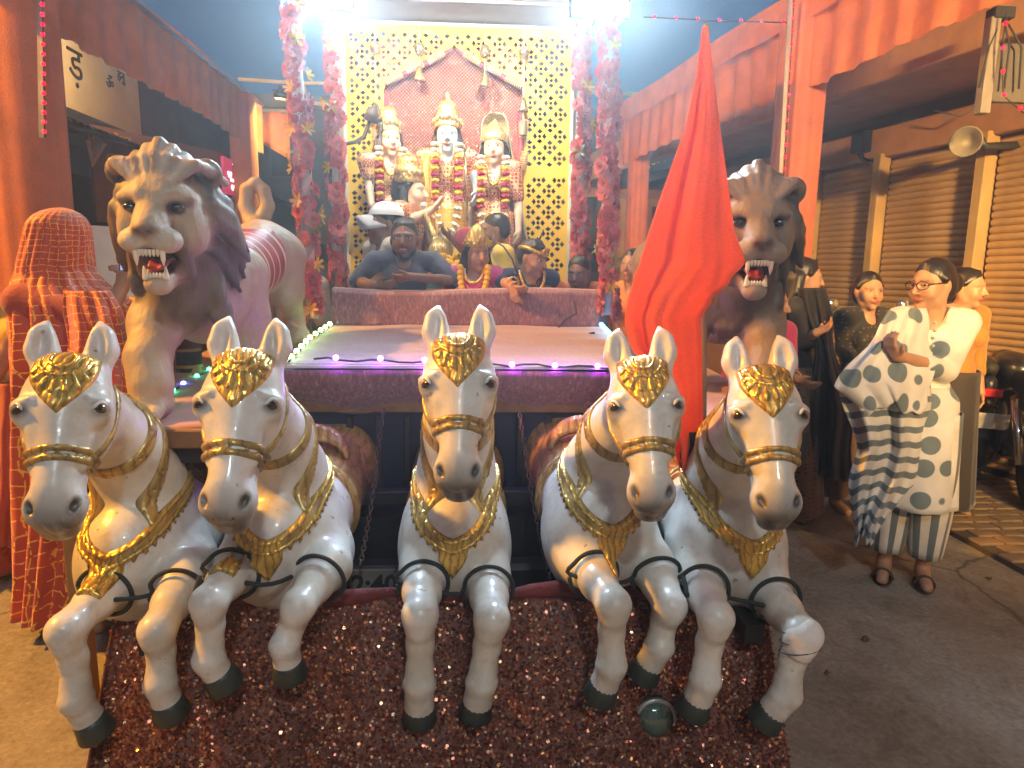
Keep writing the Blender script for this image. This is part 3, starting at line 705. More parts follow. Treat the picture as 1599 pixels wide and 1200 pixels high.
# ------------------------------------------------------------------ coloured lights on the deck edges
emit('led_purple', (.42, .05, 1.0), 210.0); emit('led_green', (.55, 1.0, .30), 22.0); emit('led_cyan', (.05, .6, 1.0), 16.0); emit('led_blue', (.10, .16, 1.0), 30.0); emit('led_mint', (.05, 1.0, .45), 14.0)
def wig(A, B, n, amp=.006): return [A.lerp(B, i / n) + Vector((0, amp * math.sin(i * 2.2), amp * (1 + math.sin(i * 1.7)))) for i in range(n + 1)]
yf = DFL.y - .022
led_strip(wig(P(490, 563, y=yf), P(966, 577, y=yf), 22), MATS['led_purple'], 'string of violet lights along the front edge of the velvet deck', 7, r=.0105, grp='strings of coloured lights')
edge = lambda u, v: deck(u, v) + Vector((0, 0, .012))
led_strip([edge(.0, .0) + Vector((.03, .02, .0)), edge(.0, .5), edge(.005, .97)], MATS['led_green'], 'string of green-white lights along the deck edge beside the lion with the looped tail', 9, r=.012)
led_strip([edge(.985, .60), edge(.99, .97)], MATS['led_cyan'], 'short string of cyan lights on the deck corner below the flower column', 6, r=.013)
a, b, c = P(222, 655, y=2.16), P(262, 612, y=2.45), P(345, 566, y=3.25)
led_strip([P(228, 640, z=1.02), P(282, 604, z=1.03), P(336, 574, z=1.06)], MATS['led_blue'], 'string of green and blue lights on the ledge under the roaring lion', 6, r=.010, kinds=[MATS['led_mint'], MATS['led_mint'], MATS['led_mint'], MATS['led_blue']])
q = MB(); q.tube([P(*p, y=3.93) for p in ((897, 470), (900, 490), (882, 500), (872, 512), (880, 520))] + [P(915, 522, y=3.7), P(928, 520, y=3.6)], .006, 6)
tag(q.build('loose_cable', MATS['cable'], None, True), 'thin black cable looping over the velvet parapet by the cyan lights', 'cable')
# ------------------------------------------------------------------ shrine: roof, pierced yellow panel, red backing
sr = empty('shrine', (-.1, 5.5, .9), 0, 'shrine with pierced yellow floral panel, red arch and grey roof', 'shrine')
PY = 5.5; XA, XB = -.97, .77; ZA, ZB = .95, 3.36
def arch():
    c = -.14; L = []
    half = [(.0, 3.235), (.05, 3.17), (.12, 3.12), (.20, 3.105), (.27, 3.09), (.31, 3.05), (.33, 3.03), (.40, 3.02), (.455, 2.985), (.48, 2.95), (.53, 2.93), (.545, 2.88), (.545, .97)]
    R = [(c + x, z) for x, z in half]; Lf = [(c - x, z) for x, z in half[::-1]]
    return R + Lf[:-1]
def inside(p, poly):
    x, y = p; c = False
    for i in range(len(poly)):
        (x1, y1), (x2, y2) = poly[i - 1], poly[i]
        if (y1 > y) != (y2 > y) and x < (x2 - x1) * (y - y1) / (y2 - y1) + x1: c = not c
    return c
AR = arch()
cu = bpy.data.curves.new('panel', 'CURVE'); cu.dimensions = '2D'; cu.fill_mode = 'BOTH'; cu.extrude = .008
def spl(pts):
    s = cu.splines.new('POLY'); s.points.add(len(pts) - 1)
    for i, (x, y) in enumerate(pts): s.points[i].co = (x, y, 0, 1)
    s.use_cyclic_u = True
spl([(XA, ZA), (XB, ZA), (XB, ZB), (XA, ZB)]); spl(AR)
ok = lambda x, z, m: XA + m < x < XB - m and ZA + m < z < ZB - .03 - m and abs(z - 2.30) > m + .012 and not any(inside((x + dx, z + dz), AR) for dx in (-m, 0, m) for dz in (-m, 0, m))
petal = [(0, .009), (.016, .019), (.0255, .035), (.012, .034), (0, .049), (-.012, .034), (-.0255, .035), (-.016, .019)]
j = 0; z = ZA + .04
while z < ZB:
    x = XA + (.045 if j % 2 else -.035)
    while x < XB:
        if ok(x, z, .016): spl([(x + a, z + b) for a, b in ring(8, .0145)])
        for k in range(4):
            ca, sa = math.cos(k * math.pi / 2), math.sin(k * math.pi / 2); ox, oz = x - sa * .032 * 1.0, z + ca * .032
            if ok(ox, oz, .026): spl([(x + (ca * px - sa * (py + .010)), z + (sa * px + ca * (py + .010))) for px, py in petal][::1])
        x += .162
    z += .0835; j += 1
co = bpy.data.objects.new('panel', cu); COL.objects.link(co)
me = bpy.data.meshes.new_from_object(co.evaluated_get(bpy.context.evaluated_depsgraph_get())); bpy.data.objects.remove(co)
pn = mobj('pierced_panel', me, M_('yellow_panel', (.82, .52, .025), .42, .2, var=.18, nsc=2)); pn.matrix_basis = Matrix.Translation((0, PY, 0)) @ Matrix.Rotation(math.pi / 2, 4, 'X'); par(pn, sr)
def sp(name, mat, *boxes, bev=0.0, parent=sr):
    q = MB()
    for b in boxes: q.box(b[0], b[1], bev=bev)
    o = q.build(name, mat, None, False, True); par(o, parent); return o
sp('panel_frame', M_('pale_frame', (.62, .58, .48), .4), ((XA - .012, PY, 2.15), (.012, .016, 1.21)), ((XB + .012, PY, 2.15), (.012, .016, 1.21)), ((-.1, PY, ZB + .012), (.9, .016, .012)))
sp('back_board', M_('back_board', (.03, .028, .03), .8), ((-.1, PY + .16, 2.15), (.92, .01, 1.25)))
rbk = sp('red_backing', M_('red_backing', (.20, .012, .014), .6, var=.3, sheen=.3), ((-.14, PY + .05, 2.1), (.58, .008, 1.16)))
r = random.Random(4); vs = []; fs = []; rn = []
for i in range(-60, 130):                                            # basket weave of small metal dashes
    for k in range(-60, 130):
        x = -.70 + (i + k) * .0135; z = 2.0 + (k - i) * .0135
        if not (-.68 < x < .40 and 1.2 < z < 3.22): continue
        a = math.pi / 4 if (i // 1 + k // 1) % 2 else -math.pi / 4
        c = Vector((x, PY + .038, z)); u = Vector((math.cos(a), 0, math.sin(a))); w = Vector((-math.sin(a), 0, math.cos(a))); n = Vector((r.gauss(0, .2), 1, r.gauss(0, .2))).normalized()
        u = (u - n * u.dot(n)).normalized() * .0075; w = (w - n * w.dot(n)).normalized() * .0018; b = len(vs)
        for (e, f) in ((-1, -1), (1, -1), (1, 1), (-1, 1)): vs.append(tuple(c + u * e + w * f))
        fs.append((b, b + 1, b + 2, b + 3)); rn.append(r.random())
me = bpy.data.meshes.new('weave'); me.from_pydata(vs, [], fs); o = mobj('metal_weave', me, M_('weave_metal', (.60, .34, .17), .35, .5, var=.2)); par(o, rbk); o['kind'] = 'stuff'
# red swag along the arch edge
q = MB(); A2 = [Vector((x, PY - .02, z)) for x, z in AR if z > 2.0]; A2 = [Vector((A2[0].x, A2[0].y, A2[0].z))] + A2[1:]
for sgn in (1, -1):
    pts = [Vector((-.14 + sgn * x, PY - .012, z)) for x, z in ((.02, 3.20), (.14, 3.12), (.28, 3.06), (.42, 2.985), (.525, 2.92))]
    q = MB(); q.tube(pts, [.010, .024, .022, .024, .016], 10); par(q.build('red_swag', M_('swag', (.5, .05, .07), .5, sheen=.3), None, True, True), sr)
    q = MB(); q.tube([Vector((-.14 + sgn * .525, PY - .012, z)) for z in (2.86, 2.7, 2.5, 2.3, 2.05)], [.02, .028, .025, .028, .02], 10); par(q.build('side_drape', MATS['swag'], None, True, True), sr)
    for (x, z, a) in ((.14, 3.125, -30), (.30, 3.05, -22), (.46, 2.965, -25), (.545, 2.62, 80), (.545, 2.38, 80)):
        q = MB()
        for k in range(9): q.tube([Vector((-.14 + sgn * x + .016 * (k - 4) * math.cos(R_(a)) * sgn - .0, PY - .05, z + .016 * (k - 4) * math.sin(R_(a)))) + Vector((sgn * -.028 * math.sin(R_(a)) * e, -.01 * (1 - e * e), .028 * math.cos(R_(a)) * e)) for e in (-1, -.4, .4, 1)], .006, 6)
        par(q.build('gold_tassel_wrap', M_('trim_gold', (.75, .6, .3), .35, .5), None, True, True), sr)
for px, z1 in ((586, 2.55), (655, 2.95), (757, 2.92), (818, 2.62)):
    x = P(px, 100, y=5.4).x; g = empty('hanging_bell', (x, 5.4, z1), 0, {586: 'long hanging ornament at the shrine edge above the archer statue', 655: 'round hanging bell ornament over the arch beside the long ornament', 757: 'round hanging bell ornament over the arch toward the veiled statue', 818: 'long hanging ornament above the veiled statue'}[px], 'ornament', 'ornaments hanging from the shrine roof')
    q = MB(); q.tube([(x, 5.4, 3.36), (x, 5.4, z1)], .004, 5); q.build('cord', MATS['trim_gold'], g, False, True)
    zz = 3.16
    q = MB(); q.lathe([(.01, .05), (.035, .035), (.042, .0), (.03, -.035), (.01, -.05)], 14, None, (x, 5.4, zz)); q.build('bead', M_('brass', (.62, .52, .28), .25, .8), g, True, True)
    q = MB(); q.lathe([(.008, .06), (.02, .05), (.026, .02), (.042, -.03), (.044, -.045), (.03, -.046)], 14, None, (x, 5.4, z1 + (.03 if px in (655, 757) else .16))); q.build('bell', MATS['brass'], g, True, True)
    if px in (586, 818):
        q = MB(); q.lathe([(.005, .06), (.03, .045), (.035, .0), (.03, -.05), (.036, -.06)], 12, None, (x, 5.4, z1)); q.build('pendant', M_('pendant', (.2, .16, .1), .5), g, True, True)
# roof
sp('roof', M_('roof_sheet', (.42, .43, .46), .6, var=.2, nsc=2), ((-.1, 4.85, 3.43), (1.02, .80, .03)), bev=.006)
sp('roof_rib', M_('roof_rib', (.35, .36, .4), .6), ((-.1, 4.6, 3.395), (1.0, .02, .012)), ((-.1, 5.1, 3.395), (1.0, .02, .012)))
for x in (-1.02, .82):
    for y in (4.12, 5.58): sp('corner_post', MATS['grey_metal'], ((x, y, 2.15), (.018, .018, 1.25)))
# ------------------------------------------------------------------ lamps of the float
def lamp_light(name, kind, loc, to, energy, col, size, parent, spot=None):
    l = bpy.data.lights.new(name, kind); l.energy = energy; l.color = col
    if kind == 'AREA': l.shape = 'RECTANGLE'; l.size = size[0]; l.size_y = size[1]; l.spread = R_(spot or 150)
    else: l.shadow_soft_size = size[0]
    o = bpy.data.objects.new(name, l); COL.objects.link(o); o.parent = parent; o.matrix_parent_inverse = mw(parent).inverted()
    o.matrix_basis = Matrix.Translation(loc) @ (Vector(to) - Vector(loc)).to_track_quat('-Z', 'Y').to_matrix().to_4x4(); return o
def floodlight(name, loc, to, energy, col, size, label, es, grp=None, arm=None, spread=150):
    loc = Vector(loc); d = (Vector(to) - loc).normalized(); R = d.to_track_quat('-Z', 'Y').to_matrix()
    root = empty(name, loc, 0, label, 'lamp', grp)
    q = MB(); q.box(loc - d * .035, (size[0] / 2 + .02, size[1] / 2 + .02, .03), R, .006); q.build('housing', MATS['dark_metal'], root, False, True)
    q = MB(); q.box(loc - d * .002, (size[0] / 2, size[1] / 2, .004), R); q.build('glass', emit('lamp_%d_%d' % (es, int(col[2] * 100)), col, es), root, False, True)
    if arm is not None:
        q = MB(); q.tube([loc - d * .06, Vector(arm)] if isinstance(arm, Vector) else [loc - d * .06] + [Vector(a) for a in arm], .02, 8); q.build('arm', MATS['dark_metal'], root, True, True)
    lamp_light('beam', 'AREA', loc + d * .012, to, energy, col, size, root, spread)
    return root
BLUE = (.62, .85, 1.0)
L1 = P(938, -12, y=3.92); L2 = P(507, -22, y=4.35)
floodlight('floodlight', L1, (.35, .0, 1.5), 46, BLUE, (.30, .22), 'bright bluish-white floodlight above the flower columns beside the flag', 45, 'floodlights on the float', Vector((.80, 4.2, 3.38)), 95)
floodlight('floodlight', L2, (-.2, .0, 1.4), 42, BLUE, (.30, .22), 'bright bluish-white floodlight above the flower columns beside the looped-tail lion', 45, 'floodlights on the float', Vector((-.95, 4.3, 3.38)), 95)
for x, w in ((-.55, 21), (.28, 23)):
    floodlight('shrine_spot', (x, 4.22, 3.33), (x + .05, 5.6, 2.25), w, (1.0, .93, .72), (.16, .10), 'small warm spot lamp under the shrine roof aimed at the red arch' if x < 0 else 'small warm spot lamp under the shrine roof aimed at the pierced panel', 30, 'lamps under the shrine roof', Vector((x, 4.2, 3.40)))
# street lamps on poles, behind and beside the viewer
def street_lamp(base, head, to, energy, col, label, es, spread=160):
    root = floodlight('street_lamp', head, to, energy, col, (.5, .22), label, es, 'street lamps', None, spread)
    b = Vector(base); h = Vector(head); q = MB(); q.tube([b, Vector((b.x, b.y, h.z + .1)), h + Vector((0, 0, .1))], [.07, .05, .035], 10); q.build('pole', MATS['dark_metal'], root, True, True)
street_lamp((-7.6, 2.2, 0), (-7.0, 2.5, 6.4), (1.0, 3.8, .8), 1050, (1.0, .43, .045), 'sodium street lamp giving orange light on the sari side of the street', 60)
street_lamp((1.3, -4.6, 0), (.7, -3.2, 5.4), (0.4, 2.4, .4), 64, (.95, 1.0, .96), 'white street lamp facing the horse statues', 60)
street_lamp((3.6, -3.8, 0), (2.3, -3.2, 3.2), (4.1, 6.4, 1.6), 100, (1.0, .58, .17), 'sodium street lamp shining along the shuttered shops', 60, 42)
floodlight('sign_fill_lamp', (-2.95, 6.0, 3.42), (-3.62, 6.5, 3.1), 7, (1.0, .72, .36), (.5, .06), 'added fill lamp brightening the cream signboard, unseen behind the valance', 20, None, [Vector((-3.0, 6.0, 3.6)), Vector((-3.7, 6.0, 3.72))])  # added lamp, out of sight, there only to brighten the signboard
lamp_b = P(436, 152, y=8.3)
floodlight('bare_bulb_lamp', lamp_b, (lamp_b.x - .4, 9.2, 1.6), 40, (1.0, .62, .12), (.10, .10), 'small glowing orange lamp on the bamboo pole behind the flower column', 40, None, Vector((lamp_b.x, lamp_b.y + .05, lamp_b.z + .12)))
# ------------------------------------------------------------------ flower columns
def petal_flower(name, cols, rings, R, seed, curl=.5, wf=1.0):
    r = random.Random(seed); q = MB()
    for ri, (n, rad, tilt) in enumerate(rings):
        for k in range(n):
            a = 2 * math.pi * (k + .5 * (ri % 2)) / n + r.uniform(-.15, .15); w = math.pi / n * 1.25 * rad; t = R_(tilt + r.uniform(-12, 12))
            pts = []
            for v, wd_ in ((0, .25), (.55, 1.0), (1.0, .8)):
                for e in (-1, 0, 1):
                    rr = rad * v; x = rr * math.cos(t); z = rr * math.sin(t) - curl * rad * v * v * .4 + (0.12 * rad if e and v > .9 else 0) + r.uniform(-.05, .05) * rad
                    y = e * w * wd_ * .62 * wf
                    pts.append((x * math.cos(a) - y * math.sin(a), x * math.sin(a) + y * math.cos(a), z))
            q.add(pts, [(0, 1, 4, 3), (1, 2, 5, 4), (3, 4, 7, 6), (4, 5, 8, 7)], 0 if ri < len(rings) - 1 else len(cols) - 1)
    me = q.mesh(name, True)
    for c in cols: me.materials.append(c)
    return me
MATS['pink'] = mat_cloth('pink_petal_fabric', (.66, .12, .15), .2, 60, .35, .3); MATS['rose'] = mat_cloth('rose_petal_fabric', (.74, .20, .20), .2, 60, .35, .3)
MATS['lily'] = mat_cloth('yellow_petal_fabric', (.72, .42, .06), .1, 60, .35, .3); M_('leaf_fabric', (.16, .17, .05), .6)
FM = [petal_flower('flower', [MATS[m]], [(8, .075, 10), (7, .062, 35), (5, .045, 60), (3, .03, 78)], 1, i) for i, m in enumerate(('pink', 'rose', 'pink', 'rose'))]
LM = petal_flower('lily', [MATS['lily']], [(6, .085, 42)], 1, 9, .9, .42)
lf = MB()
for k in range(4):
    a = k * 1.6; lf.add([(0, 0, 0), (.05 * math.cos(a) - .018 * math.sin(a), .05 * math.sin(a) + .018 * math.cos(a), .02), (.11 * math.cos(a), .11 * math.sin(a), 0), (.05 * math.cos(a) + .018 * math.sin(a), .05 * math.sin(a) - .018 * math.cos(a), .02)], [(0, 1, 2, 3)])
LF = lf.mesh('leaf_sprig'); LF.materials.append(MATS['leaf_fabric'])
def flower_column(base, top, label, seed, R=.044):
    r = random.Random(seed); root = empty('flower_column', base, 0, label, 'flower column', 'columns wound with pink cloth flowers')
    base, top = Vector(base), Vector(top); H = (top - base).length
    q = MB(); q.tube([base, top], .028, 10); q.build('post', M_('post_white', (.5, .48, .46), .6), root, True, True)
    q = MB()                                                     # pale ribbon wound round the post
    q.grid(lambda u, v: tuple(base.lerp(top, u) + Vector((.042 * math.cos(u * 34), .042 * math.sin(u * 34), .05 * v))), 160, 1); q.build('ribbon', M_('ribbon', (.6, .42, .38), .5), root, True, True)
    n = int(H / .0235)
    for i in range(n):
        t = (i + .5) / n; a = -math.pi / 2 + r.uniform(-1.7, 1.7); rr = R * r.uniform(.75, 1.15)
        kind = FM[r.randrange(4)]; nm = 'flower'
        if r.random() < .10: kind, nm = LM, 'lily'
        elif r.random() < .03: kind, nm = LF, 'leaf_sprig'
        o = bpy.data.objects.new(nm, kind); COL.objects.link(o); o.parent = root; o.matrix_parent_inverse = mw(root).inverted()
        d = Vector((math.cos(a), math.sin(a), r.uniform(-.25, .35))).normalized(); s = r.uniform(.55, .86)
        o.matrix_basis = Matrix.Translation(base.lerp(top, t) + d * (rr + (.03 if nm != 'flower' else 0))) @ Vector((0, 0, 1)).rotation_difference(d).to_matrix().to_4x4() @ Matrix.Rotation(r.uniform(0, 6), 4, 'Z') @ Matrix.Scale(s, 4)
def col_at(px0, py0, px1, py1, y, label, seed, ztop=3.38):
    a = P(px0, py0, y=y); b = P(px1, py1, y=y); k = (ztop - a.z) / (b.z - a.z); flower_column(a, a.lerp(b, k), label, seed)
col_at(490, 498, 457, 0, 3.98, 'pink flower column beside the looped-tail lion, foot on the deck corner', 21)
col_at(529, 450, 520, 0, 4.55, 'pink flower column standing against the pierced panel near the archer statue', 22)
col_at(906, 450, 908, 0, 4.55, 'pink flower column standing against the pierced panel under the floodlight', 23)
col_at(950, 492, 950, 0, 3.98, 'pink flower column beside the flag, foot by the cyan lights', 24)
# ------------------------------------------------------------------ flag
fg = empty('flag', P(1100, 720, y=2.18), 0, 'large red-orange triangular flag hanging between two horses and a lion', 'flag')
rows = [(42, 1097, 1105), (120, 1088, 1114), (200, 1070, 1124), (300, 1034, 1138), (360, 1014, 1147), (408, 999, 1164), (440, 988, 1140), (468, 980, 1112), (500, 975, 1094), (540, 984, 1096), (600, 1022, 1097), (660, 1040, 1098), (700, 1052, 1096), (735, 1062, 1078)]
def flagf(u, v):
    y = 42 + (735 - 42) * v
    for i in range(len(rows) - 1):
        if rows[i][0] <= y <= rows[i + 1][0]: break
    t = (y - rows[i][0]) / (rows[i + 1][0] - rows[i][0]); t = t * t * (3 - 2 * t) if 408 <= y <= 500 else t
    l = rows[i][1] + (rows[i + 1][1] - rows[i][1]) * t; r = rows[i][2] + (rows[i + 1][2] - rows[i][2]) * t
    amp = min(1, v * 2.2); hem = math.exp(-((u - .22) / .09) ** 2)
    d = 2.16 + .034 * amp * (math.sin(u * 6.0 + v * 3) + .25 * math.sin(u * 13 - v * 6)) + .07 * hem * amp - .03 * amp * u
    d += .004 * math.sin(u * 30 + v * 9) * amp
    return P(l + (r - l) * u, y, y=d)
q = MB(); q.grid(flagf, 48, 90); solidify(q.build('cloth', mat_cloth('flag_cloth', (.94, .20, .06), .15, 220, .12, .65, wr=.15), fg, True, True), .003)
q = MB(); q.tube([P(1103, 38, y=2.24), P(1100, 400, y=2.26), P(1098, 760, y=2.28)], .011, 8); q.build('pole', M_('flag_pole', (.25, .16, .08), .6), fg, True, True)
# ------------------------------------------------------------------ black ropes tied round the horse legs
def rope(pts, label, r=.0068):
    q = MB(); n = []
    for i in range(len(pts) - 1):
        for k in range(4):
            p0 = pts[max(i - 1, 0)]; p1, p2 = pts[i], pts[i + 1]; p3 = pts[min(i + 2, len(pts) - 1)]; t = k / 4
            n.append(.5 * ((2 * p1) + (-p0 + p2) * t + (2 * p0 - 5 * p1 + 4 * p2 - p3) * t * t + (-p0 + 3 * p1 - 3 * p2 + p3) * t ** 3))
    n.append(pts[-1]); q.tube(n, r, 8); tag(q.build('rope', MATS['rope'], None, True), label, 'rope', 'black ropes tied round the horse legs')
# ------------------------------------------------------------------ materials of the painted sculptures
def mat_white():
    t = NT('white_enamel_paint'); co = t.coord()
    a = t.n('VertexColor'); a.layer_name = 'Col'
    n1 = t.n('TexNoise', Scale=3.2, Detail=6.0, Roughness=.65); t.l(co, n1.inputs[0])
    n2 = t.n('TexNoise', Scale=26.0, Detail=5.0); t.l(co, n2.inputs[0])
    dirt = t.ramp(n1.outputs[0], [(.34, (.72, .68, .60)), (.60, (1, 1, 1))])
    c = t.mix(1.0, a.outputs[0], dirt, 'MULTIPLY')
    chip = t.ramp(n2.outputs[0], [(.70, (0, 0, 0)), (.725, (1, 1, 1))])
    n3 = t.n('TexNoise', Scale=9.0, Detail=7.0, Roughness=.7, Distortion=.6); t.l(co, n3.inputs[0])
    c = t.mix(t.ramp(n3.outputs[0], [(.50, (0,) * 3), (.72, (.75,) * 3)]), c, (.47, .42, .34, 1))
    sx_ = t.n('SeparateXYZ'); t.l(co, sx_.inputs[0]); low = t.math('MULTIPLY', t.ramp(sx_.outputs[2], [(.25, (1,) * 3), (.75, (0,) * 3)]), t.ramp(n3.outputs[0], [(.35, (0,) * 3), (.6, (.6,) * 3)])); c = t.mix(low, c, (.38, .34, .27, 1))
    c = t.mix(chip, c, (.3, .25, .2, 1))
    t.set(color=c, rough=t.ramp(n2.outputs[0], [(.3, (.25,) * 3), (.7, (.44,) * 3)]), coat=.15)
    t.bump(n1.outputs[0], .25, .02); return t.m
def mat_gold(name, col, metal=.75, sc=70, st=.6, rings=True):
    t = NT(name); co = t.coord()
    w = t.n('TexWave', Scale=sc * .35, Distortion=6.0, Detail=2.0); w.inputs['Detail Scale'].default_value = 1.5; t.l(co, w.inputs[0])
    v = t.n('TexVoronoi', Scale=sc); t.l(co, v.inputs[0])
    n = t.n('TexNoise', Scale=12.0, Detail=5.0); t.l(co, n.inputs[0])
    c = t.ramp(n.outputs[0], [(.3, tuple(x * .55 for x in col)), (.7, col)])
    c = t.mix(t.math('MULTIPLY', t.ramp(w.outputs[1], [(.0, (1, 1, 1)), (.25, (0, 0, 0))]), .65), c, (.16, .09, .02, 1))
    t.set(color=c, metal=metal, rough=t.ramp(n.outputs[0], [(.3, (.42,) * 3), (.7, (.24,) * 3)]))
    t.bump(t.math('ADD', w.outputs[1], t.math('MULTIPLY', v.outputs[0], .5)), st, .006); return t.m
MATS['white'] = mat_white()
MATS['gold'] = mat_gold('gold_paint', (.78, .52, .12), .55, 45, .35)
MATS['goldstrap'] = mat_gold('gold_strap_paint', (.50, .37, .13), .35, 30, .2)
MATS['saddle'] = mat_gold('tan_gold_saddle_paint', (.52, .30, .11), .15, 26, .5)
M_('hoof', (.03, .045, .04), .45, var=.4)
M_('rope', (.018, .026, .026), .85, bump=.4, bsc=300)
M_('eye_dark', (.02, .014, .01), .12, var=.1, coat=.5)
M_('eye_line', (.10, .09, .085), .6)

def horse(poll, d, chest, legs, label, yaw=0., roll=0., hs=1.0, lw=.84, cw=1.0):
    p0 = P(*poll, y=d); c0 = P(*chest, y=d + .26)
    L = [[P(*leg[0], y=d + .12), P(*leg[1], y=d - .12 + leg[4]), P(*leg[2], y=d - .13 + leg[4]), P(*leg[3], y=d - .11 + leg[4])] for leg in legs]
    pts = [p0, c0] + [q for l in L for q in l]
    xs = [p.x for p in pts]; zs = [p.z for p in pts]
    lo = (min(xs) - .22, min(min(q.y for q in pts) - .1, d - .36), min(zs) - .1); hi = (max(xs) + .22, c0.y + .98, p0.z + .22)
    s = S(lo, hi, .0068, (.69, .70, .69)); s.col = (.69, .70, .69)
    H = Matrix.Translation(p0) @ Matrix.Rotation(yaw, 4, 'Z') @ Matrix.Rotation(roll, 4, 'Y') @ Matrix.Rotation(R_(-27), 4, 'X') @ Matrix.Scale(hs, 4)
    V = Vector
    # body
    s.rc(c0 + V((0, .08, .0)), c0 + V((0, .72, .06)), .172 * cw, .165 * cw, .06)
    s.el(c0 + V((0, .0, -.01)), (.168 * cw, .19, .20), .07)
    s.el(c0 + V((0, -.06, .06)), (.125 * cw, .15, .15), .06)
    for sg in (-1, 1):
        s.el(c0 + V((sg * .085, .74, .03)), (.11, .17, .19), .06)
        s.el(c0 + V((sg * .095 * cw, .0, -.02)), (.085, .15, .17), .05)
    # neck, from behind the cheeks down into the chest
    n0 = H @ V((0, .055, -.055)); n1 = p0.lerp(c0, .42) + V((0, .10, .015)); n2 = c0 + V((0, .06, .10))
    n15 = n1.lerp(n2, .5) + V((0, .03, 0))
    s.chain([n0, n1, n15, n2], [.086 * hs, .100 * hs, .122, .155], .05)
    m0 = H @ V((0, .08, .03))                                      # the clipped mane: a raised crest
    s.chain([m0, n1 + V((0, .10, .05)), n2 + V((0, .18, .08))], [.03, .04, .05], .04)
    # head
    s.M = H
    s.el((0, .005, -.03), (.085, .085, .085), .04)
    s.el((0, -.012, -.095), (.104, .070, .098), .04)
    s.rc((0, -.03, -.12), (0, -.052, -.30), .062, .048, .04)
    s.rc((0, .03, -.16), (0, .012, -.325), .058, .046, .04)
    for sg in (-1, 1):
        s.el((sg * .045, .045, -.14), (.048, .075, .085), .04)
        s.el((sg * .082, -.048, -.112), (.026, .026, .032), .025)
        s.rc((sg * .060, -.082, -.088), (sg * .104, -.045, -.094), .007, .006, .012)
        s.rc((sg * .052, -.055, -.16), (sg * .05, -.045, -.25), .016, .012, .02)
    s.el((0, -.024, -.352), (.064, .061, .060), .035)
    s.el((0, .012, -.392), (.045, .04, .03), .015)
    for sg in (-1, 1):
        s.el((sg * .039, -.052, -.35), (.023, .024, .032), .018)
        s.el((sg * .046, -.075, -.352), (.009, .016, .019), .006, (.05, .035, .03), 's', rot=(0, sg * 20, 0))
        s.rc((sg * .02, -.055, -.39), (sg * .066, .0, -.365), .0045, .0045, .006, (.2, .11, .1), 's')
        s.chain([(sg * .054, .012, .01), (sg * .068, .004, .07), (sg * .068, -.004, .106), (sg * .060, -.004, .142)], [.034, .036, .026, .008], .02)
        s.el((sg * .064, -.036, .078), (.019, .022, .056), .012, (.70, .68, .66), 's', rot=(8, -sg * 4, 0))
        s.el((sg * .088, -.070, -.115), (.026, .026, .019), .006, (.17, .14, .13), 'p')
    s.el((0, -.05, -.405), (.085, .10, .050), .045, (.115, .105, .095), 'p')
    s.el((0, .1, .06), (.06, .1, .05), .02, (.45, .45, .45), 'p')
    s.M = Matrix.Identity(4)
    # legs
    for l in L:
        sh, kn, fe, ho = l
        inner = V((c0.x + (sh.x - c0.x) * .8, c0.y + .0, c0.z - .03))
        s.chain([inner, sh, sh.lerp(kn, .5)], [.085, .072 * lw ** .5, .062 * lw], .045)
        s.chain([sh.lerp(kn, .5), sh.lerp(kn, .85), kn], [.062 * lw, .050 * lw, .052 * lw], .03)
        s.el(kn + V((0, -.010, .006)), (.052 * lw, .050 * lw, .050 * lw), .022)
        mid = kn.lerp(fe, .45) + V((0, .014, 0)); lo_ = kn.lerp(fe, .8) + V((0, .010, 0))
        s.chain([kn, mid, lo_, fe], [.052 * lw, .043 * lw, .042 * lw, .050 * lw], .02)
        s.el(kn.lerp(fe, .2) + V((0, -.012, 0)), (.036 * lw, .034 * lw, .03 * lw), .02)
        s.el(fe + V((0, .004, .002)), (.054 * lw, .054 * lw, .020), .008, (.76, .74, .68))
        s.rc(fe, fe.lerp(ho, .7), .047 * lw, .050 * lw, .014)
        s.el(mid, (.047, .06, .08), .05, (.72, .70, .64), 'p')
    root = empty('horse_statue', (c0.x, c0.y, min(zs)), 0, label, 'horse statue', 'white horse statues along the front of the float')
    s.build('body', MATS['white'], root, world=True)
    for l in L:
        fe, ho = l[2], l[3]; ax = (ho - fe).normalized(); q = Vector((0, 0, -1)).rotation_difference(ax).to_matrix()
        ct = fe.lerp(ho, .72); mb = MB()
        mb.lathe([(r_ * (lw ** .5), z_) for r_, z_ in [(.0, .012), (.045, .012), (.048, -.002), (.056, -.042), (.052, -.048), (.0, -.044)][::-1]], 18, q, ct)
        mb.build('hoof', MATS['hoof'], root, True, True)
    hx = H.to_3x3()
    def inhead(X, Y, Z):
        i = H.inverted(); return [i[a][0] * X + i[a][1] * Y + i[a][2] * Z + i[a][3] for a in range(3)]
    hb = [H @ V((a, b, c)) for a in (-.13, .13) for b in (-.14, .16) for c in (-.44, .2)]
    hlo = [min(q[i] for q in hb) for i in range(3)]; hhi = [max(q[i] for q in hb) for i in range(3)]
    def nose(X, Y, Z):
        x, y, z = inhead(X, Y, Z); r = np.abs(np.abs(z + .238 + y * .12) - .012) - .0085
        return np.maximum(r, np.sqrt(x * x + (y + .02) ** 2) - .098)
    def cheek(X, Y, Z):
        x, y, z = inhead(X, Y, Z); r = np.abs(y - (.085 + .38 * z)) * .93 - .011
        return np.maximum(np.maximum(r, np.abs(z + .11) - .135), .035 - np.abs(x))
    def orn(X, Y, Z):
        x, y, z = inhead(X, Y, Z); w = np.where(z > -.02, .074, .074 * (1 - np.clip((-.02 - z) / .112, 0, 1) ** 1.5))
        return np.maximum(np.maximum(np.abs(x) - w, z - .045 + 3 * x * x), y - .02)
